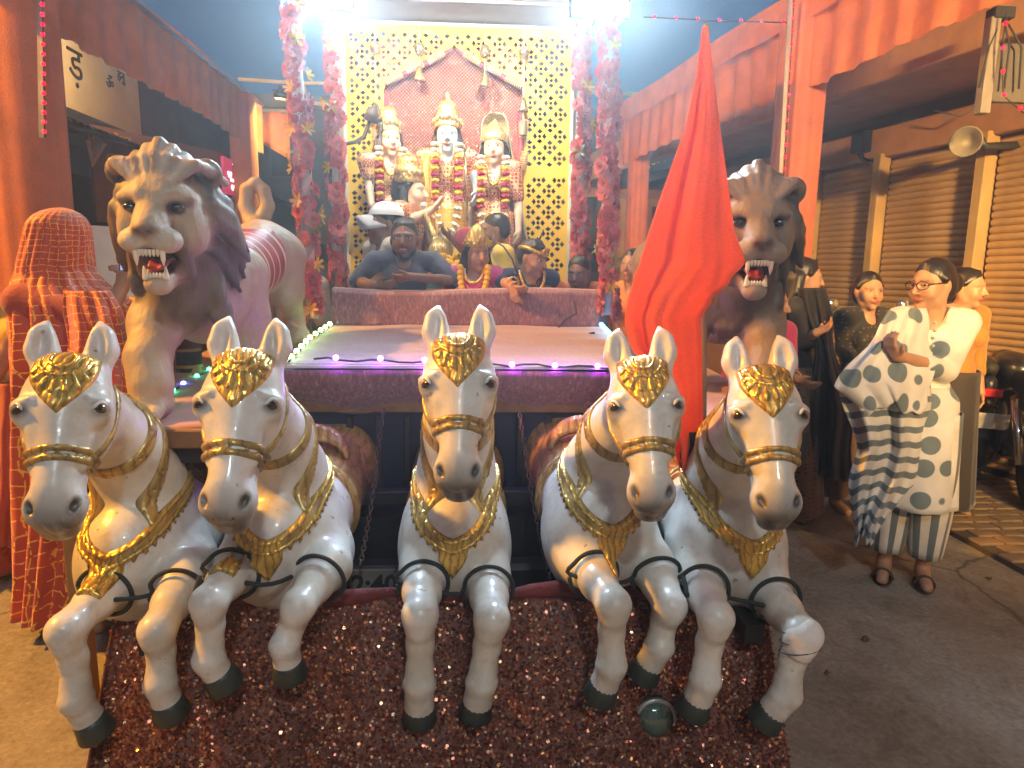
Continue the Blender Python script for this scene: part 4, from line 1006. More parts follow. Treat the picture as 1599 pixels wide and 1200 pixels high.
    def orn2(X, Y, Z):
        x, y, z = inhead(X, Y, Z); r = np.sqrt(x * x + (z - .02) ** 2); a = np.arctan2(x, .02 - z)
        g = np.minimum(np.minimum(np.abs(r - .03) - .006, np.abs(r - .052) - .006), np.maximum(np.abs(r - .083) - .02, np.abs(np.mod(a, .3) - .15) * r - .007))
        return np.maximum(g, orn(X, Y, Z) + .006)
    shell(s, 'noseband', hlo, hhi, nose, .009, MATS['goldstrap'], root, .005)
    shell(s, 'cheek_strap', hlo, hhi, cheek, .007, MATS['goldstrap'], root)
    o = shell(s, 'forehead_ornament', hlo, hhi, orn, .008, MATS['gold'], root)
    o2 = shell(s, 'relief', hlo, hhi, orn2, .014, MATS['gold'], None, .005); par(o2, o)
    nd = (n15 - n0).normalized()
    def collar(t0, w, tilt):
        q = n0.lerp(n2, t0); nn = Vector((nd.x * .5, tilt[0], tilt[1])).normalized()
        def f(X, Y, Z):
            e = (X - q.x) * nn.x + (Y - q.y) * nn.y + (Z - q.z) * nn.z
            return np.maximum(np.abs(np.abs(e) - w * .45) - w * .42, np.sqrt((X - q.x) ** 2 + (Y - q.y) ** 2 + (Z - q.z) ** 2) - .30 + 10 * np.maximum(c0.z + .13 - Z, 0))
        return f
    nlo = [min(n0[i], n2[i]) - .27 for i in range(3)]; nhi = [max(n0[i], n2[i]) + .27 for i in range(3)]
    shell(s, 'neck_strap', nlo, nhi, collar(.40, .020, (.80, -.60)), .008, MATS['goldstrap'], root)
    shell(s, 'neck_strap', nlo, nhi, collar(.60, .017, (.93, -.36)), .009, MATS['goldstrap'], root)
    def breast(X, Y, Z):
        x = X - c0.x; y = Y - c0.y; z = Z - (c0.z + .115)
        e = z - .42 * (y + .19) - .25 * np.abs(x) + .03
        a = np.arctan2(x, -y + .02)
        low = -.024 - .010 * np.sign(np.sin(a * 46))
        return np.maximum(np.maximum(e - .022, low - e), y - .34)
    def breast2(X, Y, Z):
        x = X - c0.x; y = Y - c0.y; z = Z - (c0.z + .115)
        e = z - .42 * (y + .19) - .25 * np.abs(x) + .03
        return np.maximum(np.abs(np.abs(e - .002) - .013) - .006, y - .33)
    blo = (c0.x - .24, c0.y - .3, c0.z - .2); bhi = (c0.x + .24, c0.y + .36, c0.z + .33)
    b = shell(s, 'breast_band', blo, bhi, breast, .009, MATS['goldstrap'], root)
    par(shell(s, 'trim', blo, bhi, breast2, .015, MATS['gold'], None, .005), b)
    def tassel(X, Y, Z):
        x = np.abs(X - c0.x); z = Z - c0.z
        return np.maximum(np.maximum(x - np.clip(.06 * (z + .03) / .09, 0, .045), z - .10), Y - c0.y)
    shell(s, 'breast_pendant', blo, bhi, tassel, .011, MATS['gold'], root)
    def saddle(X, Y, Z):
        y = Y - c0.y; z = Z - c0.z
        return np.maximum(np.maximum(np.abs(y - .52) - .26, -.10 + .05 * np.cos(y * 22) - z + .02), -np.abs(X))
    slo = (c0.x - .24, c0.y + .2, c0.z - .2); shi = (c0.x + .24, c0.y + .85, c0.z + .36)
    sd = shell(s, 'saddle_cloth', slo, shi, saddle, .014, MATS['saddle'], root)
    par(shell(s, 'piping', slo, shi, lambda X, Y, Z: np.abs(Y - c0.y - .285) - .014 + 0 * X + np.maximum(-.07 - (Z - c0.z), 0), .022, MATS['goldstrap'], None, .006), sd)
    # raised saddle pommel
    mb = MB(); pc = c0 + V((0, .42, .20))
    mb.grid(lambda u, v: pc + V((.12 * math.cos(math.pi * u), .05 * v - .02, .02 + (.075 + .05 * v) * math.sin(math.pi * u) - .05)), 16, 3)
    solidify(mb.build('saddle_pommel', MATS['saddle'], root, True, True), .02)
    for sg in (-1, 1):
        q = hx @ Euler((0, 0, R_(sg * -38))).to_matrix() if False else H.to_3x3()
        mb = MB(); mb.sphere((0, 0, 0), (.0205, .0085, .0130), 14, 9)
        e = mb.build('eye', MATS['eye_dark'], root, True)
        e.matrix_parent_inverse = mw(root).inverted(); e.matrix_basis = H @ Matrix.Translation((sg * .0895, -.0655, -.115)) @ Matrix.Rotation(R_(sg * 47), 4, 'Z') @ Matrix.Rotation(R_(sg * 12), 4, 'Y')
        mb = MB()                                                 # painted upper lid
        mb.tube([H @ V((sg * (.0735 + .034 * t), -.0835 + .036 * t - .006 * math.sin(t * math.pi), -.117 + .019 * math.sin(math.pi * t))) for t in [i / 8 for i in range(9)]], [.002] + [.0045] * 7 + [.002], 6)
        mb.build('eyelid', MATS['eye_line'] if False else MATS['white2'], root, True, True)
    return root, s, c0, L, H
M_('white2', (.68, .68, .66), .3, var=.15, coat=.15)
HZ = []
G0 = 0.0
HORSES = [
 ((110, 585), 1.84, (225, 868), [((188, 902), (103, 985), (118, 1092), (150, 1140), 0.), ((288, 905), (246, 985), (250, 1068), (266, 1108), 0.)], 'white horse statue stretching its leg lowest, beside the woman in the red sari', R_(17), R_(2), 1.04),
 ((386, 578), 1.84, (448, 850), [((376, 880), (326, 942), (325, 1030), (348, 1062), 0.), ((512, 885), (466, 948), (444, 1008), (452, 1048), .06)], 'white horse statue rearing in front of the roaring lion, hooves raised highest', R_(4), R_(2), 1.04),
 ((717, 552), 1.90, (710, 848), [((662, 893), (656, 962), (655, 1068), (655, 1118), 0.), ((760, 903), (768, 968), (752, 1066), (743, 1108), 0.)], 'white horse statue in the middle of the row with its head held straight', R_(-1), R_(-1), 1.0),
 ((1002, 586), 1.86, (935, 828), [((915, 880), (958, 945), (955, 1040), (938, 1082), 0.), ((1016, 880), (1046, 948), (1030, 1010), (1006, 1050), .08)], 'white horse statue beside the red flag, its head tipped away from the middle horse', R_(-9), R_(-4), .98),
 ((1189, 599), 1.83, (1135, 850), [((1090, 905), (1118, 965), (1102, 1062), (1083, 1105), 0.), ((1196, 920), (1252, 990), (1228, 1085), (1195, 1122), 0.)], 'white horse statue with the bandaged knee at the end nearest the shutters', R_(-11), R_(-3), .98),
]
for (po, d, ch, lg, lab, yw, rl, hsc), lw_ in zip(HORSES, (.80, .80, .88, .84, .84)):
    HZ.append(horse(po, d, ch, lg, lab, yw, rl, hsc, lw_))
def loopround(c, ax, r, n=10, start=0.0, span=2 * math.pi):
    ax = ax.normalized(); u = Vector((1, 0, 0)); u = (u - ax * u.dot(ax)).normalized(); w = ax.cross(u)
    return [c + u * (r * math.cos(start + span * i / n)) + w * (r * math.sin(start + span * i / n)) for i in range(n + 1)]
for (root, s, c0, L, H), lab in zip(HZ, ('the outermost horse by the sari woman', 'the horse by the roaring lion', 'the middle horse', 'the flag-side horse', 'the bandaged horse')):
    pts = []
    for li, l in enumerate(L):
        sh, kn = l[0], l[1]; c = sh.lerp(kn, .30); ax = kn - sh
        pts += loopround(c, ax, .078, 12, math.pi if li == 0 else math.pi, 2 * math.pi * (1 if li == 0 else -1) * .98)
        if li == 0: pts.append(Vector((c0.x, min(sh.y, c.y) - .06, (L[0][0].z + L[1][0].z) / 2 - .0)))
    rope(pts, 'black rope looped round the forelegs of ' + lab)
for A, B, lab in ((0, 1, 'black rope slung between the two horses nearest the sari woman'), (3, 4, 'black rope slung between the flag-side horse and the bandaged horse')):
    a = HZ[A][3][1][0].lerp(HZ[A][3][1][1], .3) + Vector((.07, -.05, .02)); b = HZ[B][3][0][0].lerp(HZ[B][3][0][1], .3) + Vector((-.07, -.05, .02))
    rope([a, a.lerp(b, .5) + Vector((0, -.03, -.02)), b], lab)
# bandage on the last horse's knee
(root, s, c0, L, H) = HZ[4]; kn = L[1][1]
def bnd(X, Y, Z):
    return np.sqrt((X - kn.x) ** 2 + (Y - kn.y + .03) ** 2 + (Z - kn.z + .01) ** 2) - .062 - .006 * np.sin(60 * X) * np.sin(50 * Z)
shell(s, 'bandage', kn - Vector((.12, .12, .1)), kn + Vector((.12, .12, .1)), bnd, .006, M_('bandage', (.78, .74, .70), .8, var=.3, bump=.8, bsc=60), root)
for i in range(3):
    q = MB(); q.tube(loopround(kn + Vector((0, 0, -.045 + .02 * i)), Vector((.2 * i - .2, .3, 1)), .058, 14), .0016, 5); q.build('wire', MATS['cable'], root, True, True)
# ------------------------------------------------------------------ painted lion statues
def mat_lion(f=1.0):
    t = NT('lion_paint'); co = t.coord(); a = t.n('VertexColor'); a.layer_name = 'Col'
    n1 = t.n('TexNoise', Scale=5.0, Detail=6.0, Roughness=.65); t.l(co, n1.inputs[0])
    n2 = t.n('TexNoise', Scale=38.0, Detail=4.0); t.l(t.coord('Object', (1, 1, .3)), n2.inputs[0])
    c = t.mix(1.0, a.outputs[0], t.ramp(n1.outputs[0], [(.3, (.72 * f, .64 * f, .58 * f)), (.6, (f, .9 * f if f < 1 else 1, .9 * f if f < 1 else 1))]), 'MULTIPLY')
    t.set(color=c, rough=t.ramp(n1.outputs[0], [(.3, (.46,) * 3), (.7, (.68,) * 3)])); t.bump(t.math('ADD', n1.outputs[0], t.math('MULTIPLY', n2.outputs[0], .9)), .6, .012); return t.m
MATS['lion'] = mat_lion()
M_('tooth', (.8, .72, .55), .35, var=.2); M_('tongue', (.42, .05, .04), .35, var=.3)
M_('lion_eye', (.012, .007, .004), .1, coat=.6)
def mat_caparison():
    t = NT('maroon_saddle_cloth'); w = t.n('TexWave', Scale=1.6, Distortion=1.5, bands_direction='Y'); t.l(t.coord(), w.inputs[0])
    c = t.ramp(w.outputs[1], [(.0, (.30, .02, .04)), (.45, (.34, .03, .05)), (.5, (.62, .55, .48)), (.62, (.62, .55, .48)), (.66, (.62, .40, .12)), (.8, (.25, .02, .04))]); t.set(color=c, rough=.5); return t.m
MATS['caparison'] = mat_caparison()
TAN, BRN, DBR, CRM = (.40, .32, .22), (.125, .10, .084), (.07, .056, .05), (.52, .45, .36)
def lion(mir, dy, label, mat='lion'):
    def Q(px, py, y):
        p = P(px, py, y=y)
        return p if not mir else Vector((-p.x + .03, p.y + dy, p.z))
    V = Vector; hc = Q(262, 332, 2.36); phi = R_(6 if not mir else -13)
    sgx = -1 if mir else 1
    xs = [hc.x - .36, hc.x + .36, Q(470, 530, 3.7).x, Q(222, 600, 2.25).x]
    s = S((min(xs) - .12, 1.95 + dy, .98), (max(xs) + .12, 3.95 + dy, hc.z + .36), .0100, TAN); s.col = TAN
    ch = Q(322, 452, 2.70); ru = Q(408, 402, 3.45); bx = (ch.x + ru.x) / 2; ru.x = bx = ch.x * .6 + ru.x * .4
    s.rc(ch, ru, .15, .135, .08); s.el(ch + V((0, -.03, -.0)), (.160, .20, .21), .08); s.el(ru + V((0, 0, .0)), (.155, .20, .18), .08)
    # front legs
    def leg(pts, rs, claw=True):
        s.chain(pts, rs, .05)
        p = pts[-1]; s.el(p + V((0, -.03, -.005)), (.068, .085, .045), .03)
        for k in range(4):
            x = (k - 1.5) * .034; s.rc(p + V((x, -.06, -.0)), p + V((x * 1.1, -.118, -.022)), .024, .023, .010)
    leg([Q(268, 452, 2.62), Q(246, 505, 2.46), Q(231, 560, 2.33), Q(236, 600, 2.29), Q(238, 630, 2.31)], [.115, .088, .066, .06, .06])
    leg([Q(372, 430, 2.82), Q(384, 500, 2.82), Q(388, 548, 2.78), Q(390, 572, 2.76), Q(391, 590, 2.74)], [.12, .088, .066, .058, .056])
    for sg in (-1, 1):
        hx = ru.x + sg * .09
        pts = [V((hx, ru.y, ru.z)), V((hx + sg * .015, ru.y - .10, ru.z - .16)), V((hx, ru.y + .12, ru.z - .27)), V((hx, ru.y + .05, 1.165))]
        if sg == sgx: pts = [V((hx, ru.y, ru.z)), Q(446, 452, 3.48), Q(458, 492, 3.66), Q(466, 524, 3.60)]
        leg(pts, [.125, .085, .05, .048])
    tl = [(404, 360, 3.62), (392, 345, 3.68), (384, 322, 3.7), (386, 297, 3.7), (399, 287, 3.7), (412, 298, 3.7), (418, 322, 3.7), (408, 344, 3.7)]
    tp = [Q(*t) for t in tl]; s.chain(tp, [.045, .04, .038, .036, .034, .034, .036, .045], .012, TAN); s.el(tp[-1], (.045, .04, .05), .01, BRN)
    # mane mass
    H = Matrix.Translation(hc) @ Matrix.Rotation(phi, 4, 'Z') @ Matrix.Rotation(R_(9), 4, 'X') @ Matrix.Scale(.84, 4)
    s.M = H; s.col = BRN
    s.el((0, .17, -.08), (.20, .20, .25), .05); s.el((0, .10, -.30), (.145, .16, .20), .06)
    r = random.Random(5)
    for i in range(120):
        a = R_(r.uniform(-150, 150)); rad = r.uniform(.13, .185); y0 = r.uniform(-.02, .14)
        st = V((math.sin(a) * rad, y0, math.cos(a) * rad * 1.0 - .02)); out = V((math.sin(a) * .07, .10, math.cos(a) * .05 - .10))
        col = DBR if r.random() < .4 else (.14, .108, .088)
        s.chain([st, st + out * .6 + V((0, .02, .0)), st + out * 1.25 + V((0, .02, -.06))], [.034, .03, .008], .012, col)
    for i in range(26):
        x = r.uniform(-.17, .17); z = r.uniform(-.40, -.20); y = -.02 + .4 * abs(x)
        s.chain([(x, y + .03, z), (x * 1.1, y, z - .07), (x * 1.05, y + .04, z - .16)], [.032, .026, .006], .012, (.15, .115, .09) if i % 2 else BRN)
    # skull and muzzle
    s.col = TAN
    s.el((0, -.01, .03), (.150, .165, .135), .03); s.el((0, -.09, .075), (.11, .08, .075), .04)
    s.rc((0, -.10, .035), (0, -.235, -.040), .070, .056, .04)
    for sg in (-1, 1):
        s.el((sg * .105, -.06, -.06), (.062, .09, .10), .04)
        s.el((sg * .052, -.225, -.085), (.060, .062, .048), .02, CRM)
        s.rc((sg * .04, -.155, .078), (sg * .125, -.115, .062), .026, .018, .025)
        s.el((sg * .082, -.165, .030), (.036, .03, .022), .012, (.05, .03, .025), 's'); s.rc((sg * .05, -.165, .02), (sg * .12, -.13, .045), .016, .012, .012, (.06, .04, .035), 'p')
        s.el((sg * .158, .02, .150), (.060, .036, .062), .012, (.20, .15, .10)); s.el((sg * .164, -.018, .150), (.042, .026, .044), .008, (.03, .022, .02), 's')
        s.rc((sg * .03, -.17, .045), (sg * .052, -.215, -.02), .012, .010, .02, (.2, .13, .08))
        s.rc((sg * .065, -.13, -.10), (sg * .075, -.09, -.22), .035, .035, .02, (.12, .08, .06))
    s.el((0, -.272, -.040), (.046, .030, .026), .010, (.20, .12, .10)); [s.el((q_ * .020, -.298, -.046), (.009, .012, .007), .005, (.03, .02, .02), 's') for q_ in (-1, 1)]
    s.rc((0, -.04, -.20), (0, -.185, -.245), .075, .052, .03, (.34, .25, .16)); s.el((0, -.21, -.255), (.05, .035, .032), .02, CRM)
    s.el((0, -.20, -.165), (.068, .125, .054), .012, (.10, .012, .010), 's')
    s.rc((0, -.285, -.065), (0, -.285, -.12), .006, .006, .006, (.08, .05, .04), 's')
    for sg in (-1, 1):
        for k in range(9): s.el((sg * (.04 + .018 * (k % 3)), -.275 + .012 * (k % 3), -.075 - .014 * (k // 3)), (.004, .01, .004), .003, (.06, .04, .03), 'p')
    # swept forelock
    for i in range(9):
        x = (i - 4) * .026; col = (.46, .38, .30) if i % 2 else (.30, .23, .17)
        s.chain([(x * .8, -.125, .125), (x * 1.4, -.075, .185 + .03 * math.exp(-(x / .05) ** 2)), (x * 1.65, .0, .225 + .035 * math.exp(-(x / .05) ** 2) - abs(x) * .6), (x * 1.9, .14, .185 - abs(x) * .7)], [.010, .021, .026, .016], .006, col)
    s.M = Matrix.Identity(4)
    root = empty('lion_statue', (ch.x, ch.y, 1.0), 0, label, 'lion statue', 'lion statues on the sides of the float')
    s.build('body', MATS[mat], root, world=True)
    def hp(name, mb, mat):
        o = mb.build(name, mat, root, True); o.matrix_parent_inverse = mw(root).inverted(); o.matrix_basis = H; return o
    for sg in (-1, 1):
        q = MB(); q.sphere((sg * .082, -.150, .028), (.026, .020, .018), 12, 8); hp('eye', q, MATS['lion_eye'])
        q = MB(); q.lathe([(.002, -.055), (.009, -.03), (.011, 0), (.006, .008)], 8, None, (sg * .046, -.262, -.118)); hp('fang', q, MATS['tooth'])
        q = MB(); q.lathe([(.011, -.008), (.010, .0), (.007, .025), (.002, .042)], 8, None, (sg * .038, -.222, -.222)); hp('fang', q, MATS['tooth'])
    for k in range(6):
        q = MB(); q.lathe([(.002, -.02), (.006, -.012), (.006, .006)], 6, None, ((k - 2.5) * .0125, -.275 + .003 * abs(k - 2.5), -.118)); hp('tooth', q, MATS['tooth'])
        q = MB(); q.lathe([(.006, -.006), (.006, .01), (.002, .018)], 6, None, ((k - 2.5) * .0115, -.226, -.222)); hp('tooth', q, MATS['tooth'])
    q = MB(); q.grid(lambda u, v: ((u - .5) * .085 * (1 - .3 * v * v), -.07 - .14 * v, -.200 + .02 * math.sin(math.pi * v) + .012 * abs(u - .5) * 2), 8, 10); solidify(hp('tongue', q, MATS['tongue']), .012)
    shell(s, 'saddle_cloth', (bx - .36, ch.y + .2, 1.1), (bx + .36, ch.y + .62, hc.z), lambda X, Y, Z: np.maximum(np.abs(Y - ch.y - .42) - .16 - .12 * (Z - ch.z), ch.z - .10 - Z), .014, MATS['caparison'], root)
    return root
lion(False, 0, 'roaring lion statue with open mouth and looped tail on the ledge by the sari woman')
MATS['lion_shaded'] = mat_lion(.62); lion(True, .14, 'lion statue with shade put into its paint, half hidden behind the red flag', 'lion_shaded')  # lion paint darkened: the shade on this lion is put into its colour
# ------------------------------------------------------------------ people
def gridobj(name, f, nu, nv, mat, parent=None, uv=(1, 1), th=0.0, world=True):
    q = MB(); q.grid(f, nu, nv); me = q.mesh(name, True); l = me.uv_layers.new(name='UVMap'); c = np.empty((len(me.loops), 2), 'f4')
    vi = np.empty(len(me.loops), 'i4'); me.loops.foreach_get('vertex_index', vi); c[:, 0] = (vi % (nu + 1)) / nu * uv[0]; c[:, 1] = (vi // (nu + 1)) / nv * uv[1]
    l.data.foreach_set('uv', c.ravel()); o = mobj(name, me, mat, parent, world)
    if th: solidify(o, th)
    return o
def mat_skin(col, name):
    if name in MATS: return MATS[name]
    t = NT(name); co = t.coord(); a = t.n('VertexColor'); a.layer_name = 'Col'; n = t.n('TexNoise', Scale=30.0, Detail=4.0); t.l(co, n.inputs[0])
    t.set(color=t.mix(1.0, a.outputs[0], t.ramp(n.outputs[0], [(.3, (.88, .86, .84)), (.7, (1.05, 1.03, 1.0))]), 'MULTIPLY'), rough=.48, sss=.08); t.b.inputs['Subsurface Radius'].default_value = (.01, .004, .002)
    MATS[name] = t.m; return t.m
MATS['skin'] = mat_skin(None, 'skin')
def mat_hair():
    t = NT('black_hair'); w = t.n('TexNoise', Scale=120.0, Detail=3.0); t.l(t.coord('Object', (1, 1, .08)), w.inputs[0]); t.set(color=t.ramp(w.outputs[0], [(.3, (.006, .005, .005)), (.7, (.03, .023, .02))]), rough=.38); t.bump(w.outputs[0], .6, .004); return t.m
MATS['hair'] = mat_hair()
M_('eye_white', (.5, .47, .43), .3, var=.05); M_('iris', (.015, .009, .006), .1, var=.05)
def fabric(name, col, **kw):
    if name not in MATS: MATS[name] = mat_cloth(name, col, **kw)
    return MATS[name]
def mat_print(name, base, spot, scale, thr, soft=.03, second=None):
    if name in MATS: return MATS[name]
    t = NT(name); co = t.coord('Object', (1, .6, 1)); v = t.n('TexVoronoi', Scale=scale, Randomness=.35); t.l(co, v.inputs[0]); n = t.n('TexNoise', Scale=7.0, Detail=4.0); t.l(co, n.inputs[0])
    c = t.mix(t.ramp(v.outputs[0], [(thr, (1,) * 3), (thr + soft, (0,) * 3)]), (*base, 1), (*spot, 1))
    t.set(color=t.mix(1.0, c, t.ramp(n.outputs[0], [(.3, (.8,) * 3), (.7, (1.05,) * 3)]), 'MULTIPLY'), rough=.75, sheen=.2); t.bump(n.outputs[0], .5, .02); MATS[name] = t.m; return t.m
def mat_stripe(name, base, st, n, duty=.5, axis=0, dash=0):
    if name in MATS: return MATS[name]
    t = NT(name); uvn = t.n('TexCoord'); sp_ = t.n('SeparateXYZ'); t.l(uvn.outputs['UV'], sp_.inputs[0])
    f = t.math('FRACT', t.math('MULTIPLY', sp_.outputs[axis], n)); m = t.math('LESS_THAN', f, duty)
    if dash: g = t.math('FRACT', t.math('MULTIPLY', sp_.outputs[1 - axis], dash)); m = t.math('MULTIPLY', m, t.math('LESS_THAN', g, .78))
    nz = t.n('TexNoise', Scale=9.0, Detail=4.0); t.l(uvn.outputs['Object'], nz.inputs[0])
    t.set(color=t.mix(1.0, t.mix(m, (*base, 1), (*st, 1)), t.ramp(nz.outputs[0], [(.3, (.8,) * 3), (.7, (1.05,) * 3)]), 'MULTIPLY'), rough=.75, sheen=.2); MATS[name] = t.m; return t.m
def mat_bandhani():
    t = NT('red_bandhani_cloth'); uvn = t.n('TexCoord'); sp_ = t.n('SeparateXYZ'); t.l(uvn.outputs['UV'], sp_.inputs[0])
    nz = t.n('TexNoise', Scale=60.0, Detail=3.0); t.l(uvn.outputs['UV'], nz.inputs[0]); n3 = t.n('TexNoise', Scale=5.0, Detail=4.0); t.l(uvn.outputs['Object'], n3.inputs[0])
    w = t.math('MULTIPLY', t.math('SUBTRACT', n3.outputs[0], .5), 2.2)
    def line(ax, n): return t.math('LESS_THAN', t.math('ABSOLUTE', t.math('SUBTRACT', t.math('FRACT', t.math('ADD', t.math('MULTIPLY', sp_.outputs[ax], n), w)), .5)), .055)
    g = t.math('MULTIPLY', t.math('MAXIMUM', line(0, 25), line(1, 30)), t.math('GREATER_THAN', nz.outputs[0], .44))
    base = t.ramp(n3.outputs[0], [(.3, (.36, .035, .015)), (.7, (.60, .07, .02))])
    t.set(color=t.mix(g, base, (.85, .42, .05, 1)), rough=.6, sheen=.3); t.bump(n3.outputs[0], .4, .02); return t.m
MATS['bandhani'] = mat_bandhani()
TN = (.36, .19, .115); TN2 = (.30, .15, .09); TN3 = (.44, .25, .16)
def hand(s, wr, dr, side, curl=.5, up=Vector((0, -1, 0)), k=1.0):
    """wr wrist, dr direction of the fingers, side: unit vector from little finger to thumb"""
    dr = dr.normalized(); sd = (side - dr * side.dot(dr)).normalized(); nm = sd.cross(dr)
    if nm.dot(up) < 0: nm = -nm
    c = wr + dr * .045 * k; s.rc(wr, wr + dr * .03 * k, .025 * k, .024 * k, .012)
    for i in range(4):
        b = c + sd * ((i - 1.5) * .019 * k) + dr * .03 * k; s.rc(wr + dr * .015 * k + sd * ((i - 1.5) * .010 * k), b, .015 * k, .0115 * k, .008)
        ln = (.034, .041, .044, .038)[i] * k; d2 = (dr * math.cos(curl) - nm * math.sin(curl)).normalized(); d3 = (dr * math.cos(curl * 2.1) - nm * math.sin(curl * 2.1)).normalized()
        m = b + d2 * ln; s.rc(b, m, .0105 * k, .0095 * k, .003); s.rc(m, m + d3 * ln * .8, .0092 * k, .0072 * k, .003)
    b = wr + dr * .02 * k + sd * .026 * k; m = b + (dr * .6 + sd * .7 - nm * .2).normalized() * .034 * k; s.rc(b, m, .014 * k, .0115 * k, .006); s.rc(m, m + (dr * .9 + sd * .25 - nm * .3).normalized() * .03 * k, .011 * k, .008 * k, .003)
def person(label, loc, ztop, yaw=0., skin=TN, hs=1.0, head=(0, 0, 0), hair='short', top=None, bottom=None, arms=None, sleeve=.55, h=.0085, female=False, cat='person', name='person', group=None, skirt=None, trous=None, tunic=None, beard=False, curl=.5, build=1.0, eyes=True, feet=True, lean=0., hairmat=None, browc=(.03, .02, .016)):
    """figure built in its own frame (feet at 0, facing -Y); arms: {'L'|'R': [elbow, wrist, fingertip dir target]} in world metres, L on the side of -X"""
    loc = Vector(loc); HT = ztop - loc.z; f = HT / 1.70; root = empty(name, loc, yaw, label, cat, group); W = mw(root); I = W.inverted(); V = Vector
    z = lambda a: a * f
    neck = V((0, .012 + lean, z(1.455))); hq = hs * (f ** .25)
    hcz = HT - .125 * hq
    shw = (.165 if female else .19) * build * f
    sh = {-1: V((-shw, .01 + lean * .9, z(1.385))), 1: V((shw, .01 + lean * .9, z(1.385)))}
    J = {}
    for sg, kx in ((-1, 'L'), (1, 'R')):
        if arms and kx in arms and arms[kx] is not None:
            a = [I @ Vector(p) for p in arms[kx]]
        else: a = [V((sg * (shw + .045 * f), .03, z(1.10))), V((sg * (shw + .05 * f), -.03, z(.86))), V((sg * (shw + .045 * f), -.06, z(.70)))]
        J[sg] = a
    allp = [q for a in J.values() for q in a]
    lo = [min([-.26 * build] + [q.x - .12 for q in allp]), min([-.26] + [q.y - .12 for q in allp]), -.01]; hi = [max([.26 * build] + [q.x + .12 for q in allp]), max([.20 + lean] + [q.y + .12 for q in allp]), HT + .03]
    s = S(lo, hi, h, skin); s.col = skin
    # trunk and limbs
    s.el((0, .01 + lean * .6, z(1.25)), (.13 * build * f, .085 * build, z(.16)), .05); s.el((0, .01, z(.98)), (.125 * build * f, .085, z(.16)), .05)
    s.rc(neck + V((0, .005, -.06)), V((0, .0 + lean, hcz - .06 * hq)), .058 * hq, .050 * hq, .02)
    for sg in (-1, 1):
        e, w_, t_ = J[sg]; s.chain([sh[sg], e], [.05 * f, .040 * f], .03); s.chain([e, e.lerp(w_, .35), w_], [.038 * f, .038 * f, .026 * f], .015)
        hand(s, w_, t_ - w_, V((-sg * .4, -.6, .7)), curl, k=.93 * f if f > .8 else .85)
        hx = sg * .085 * f; s.chain([(hx, .01, z(.9)), (hx * 1.05, -.005, z(.49)), (hx * 1.05, .02, z(.09))], [.075 * f, .05 * f, .034 * f], .02)
        if feet: s.rc((hx * 1.05, .03, .05), (hx * 1.2, -.13 * f, .030), .036, .026, .02)
    # head
    HM = Matrix.Translation((0, lean, hcz)) @ Euler((R_(head[0]), R_(head[1]), R_(head[2])), 'XYZ').to_matrix().to_4x4()
    HM = Matrix.Translation((0, .02 + lean, hcz - .08 * hq)) @ Euler((R_(head[0]), R_(head[1]), R_(head[2]))).to_matrix().to_4x4() @ Matrix.Translation((0, -.02, .08 * hq)) @ Matrix.Scale(hq, 4)
    s.M = HM
    s.el((0, .015, .035), (.073, .092, .088), .02); s.el((0, -.025, -.015), (.064, .070, .085), .025); s.rc((0, -.03, -.06), (0, -.068, -.095), .040, .022, .025)
    for sg in (-1, 1):
        s.el((sg * .036, -.06, -.035), (.026, .024, .026), .02); s.rc((sg * .012, -.088, .028), (sg * .052, -.07, .024), .008, .006, .012)
        s.el((sg * .031, -.098, .008), (.018, .016, .010), .008, tuple(c * .8 for c in skin), 's'); s.el((sg * .073, .012, -.005), (.010, .018, .028), .008); s.rc((sg * .045, -.02, -.075), (sg * .05, .01, -.04), .02, .02, .02)
        s.rc((sg * .013, -.097, .028), (sg * .05, -.078, .027), .0042, .003, .004, browc, 'p'); s.rc((sg * .019, -.092, .012), (sg * .045, -.080, .012), .0035, .0035, .003, tuple(c * .35 for c in skin), 'p'); s.el((sg * .03, -.09, -.006), (.016, .01, .005), .006, tuple(c * .75 for c in skin), 'p')
    s.rc((0, -.092, .015), (0, -.113, -.028), .007, .012, .010); s.el((-.010, -.102, -.032), (.007, .008, .006), .006); s.el((.010, -.102, -.032), (.007, .008, .006), .006)
    lip = (.30, .085, .065) if not beard else (.22, .09, .07)
    s.el((0, -.090, -.058), (.022, .012, .0055), .006, lip); s.el((0, -.090, -.067), (.018, .012, .006), .006, lip)
    if beard:
        hc_ = (.012, .01, .009)
        s.el((0, -.085, -.047), (.028, .02, .006), .006, hc_, 'p'); s.el((0, -.07, -.098), (.038, .04, .026), .012, hc_, 'p')
        for sg in (-1, 1): s.rc((sg * .066, -.01, -.02), (sg * .045, -.055, -.085), .014, .018, .01, hc_, 'p')
    s.M = Matrix.Identity(4)
    body = s.build('body', MATS['skin'], root)
    if eyes:
        for sg in (-1, 1):
            q = MB(); q.sphere((sg * .031, -.0805, .006), (.0125, .0085, .0055), 10, 6); o = q.build('eye', MATS['eye_white'], root, True); o.matrix_basis = HM
            q = MB(); q.sphere((sg * .031, -.0860, .0065), (.0058, .0042, .0052), 8, 6); p_ = q.build('iris', MATS['iris'], o, True)
    # hair
    hm = hairmat or MATS['hair']
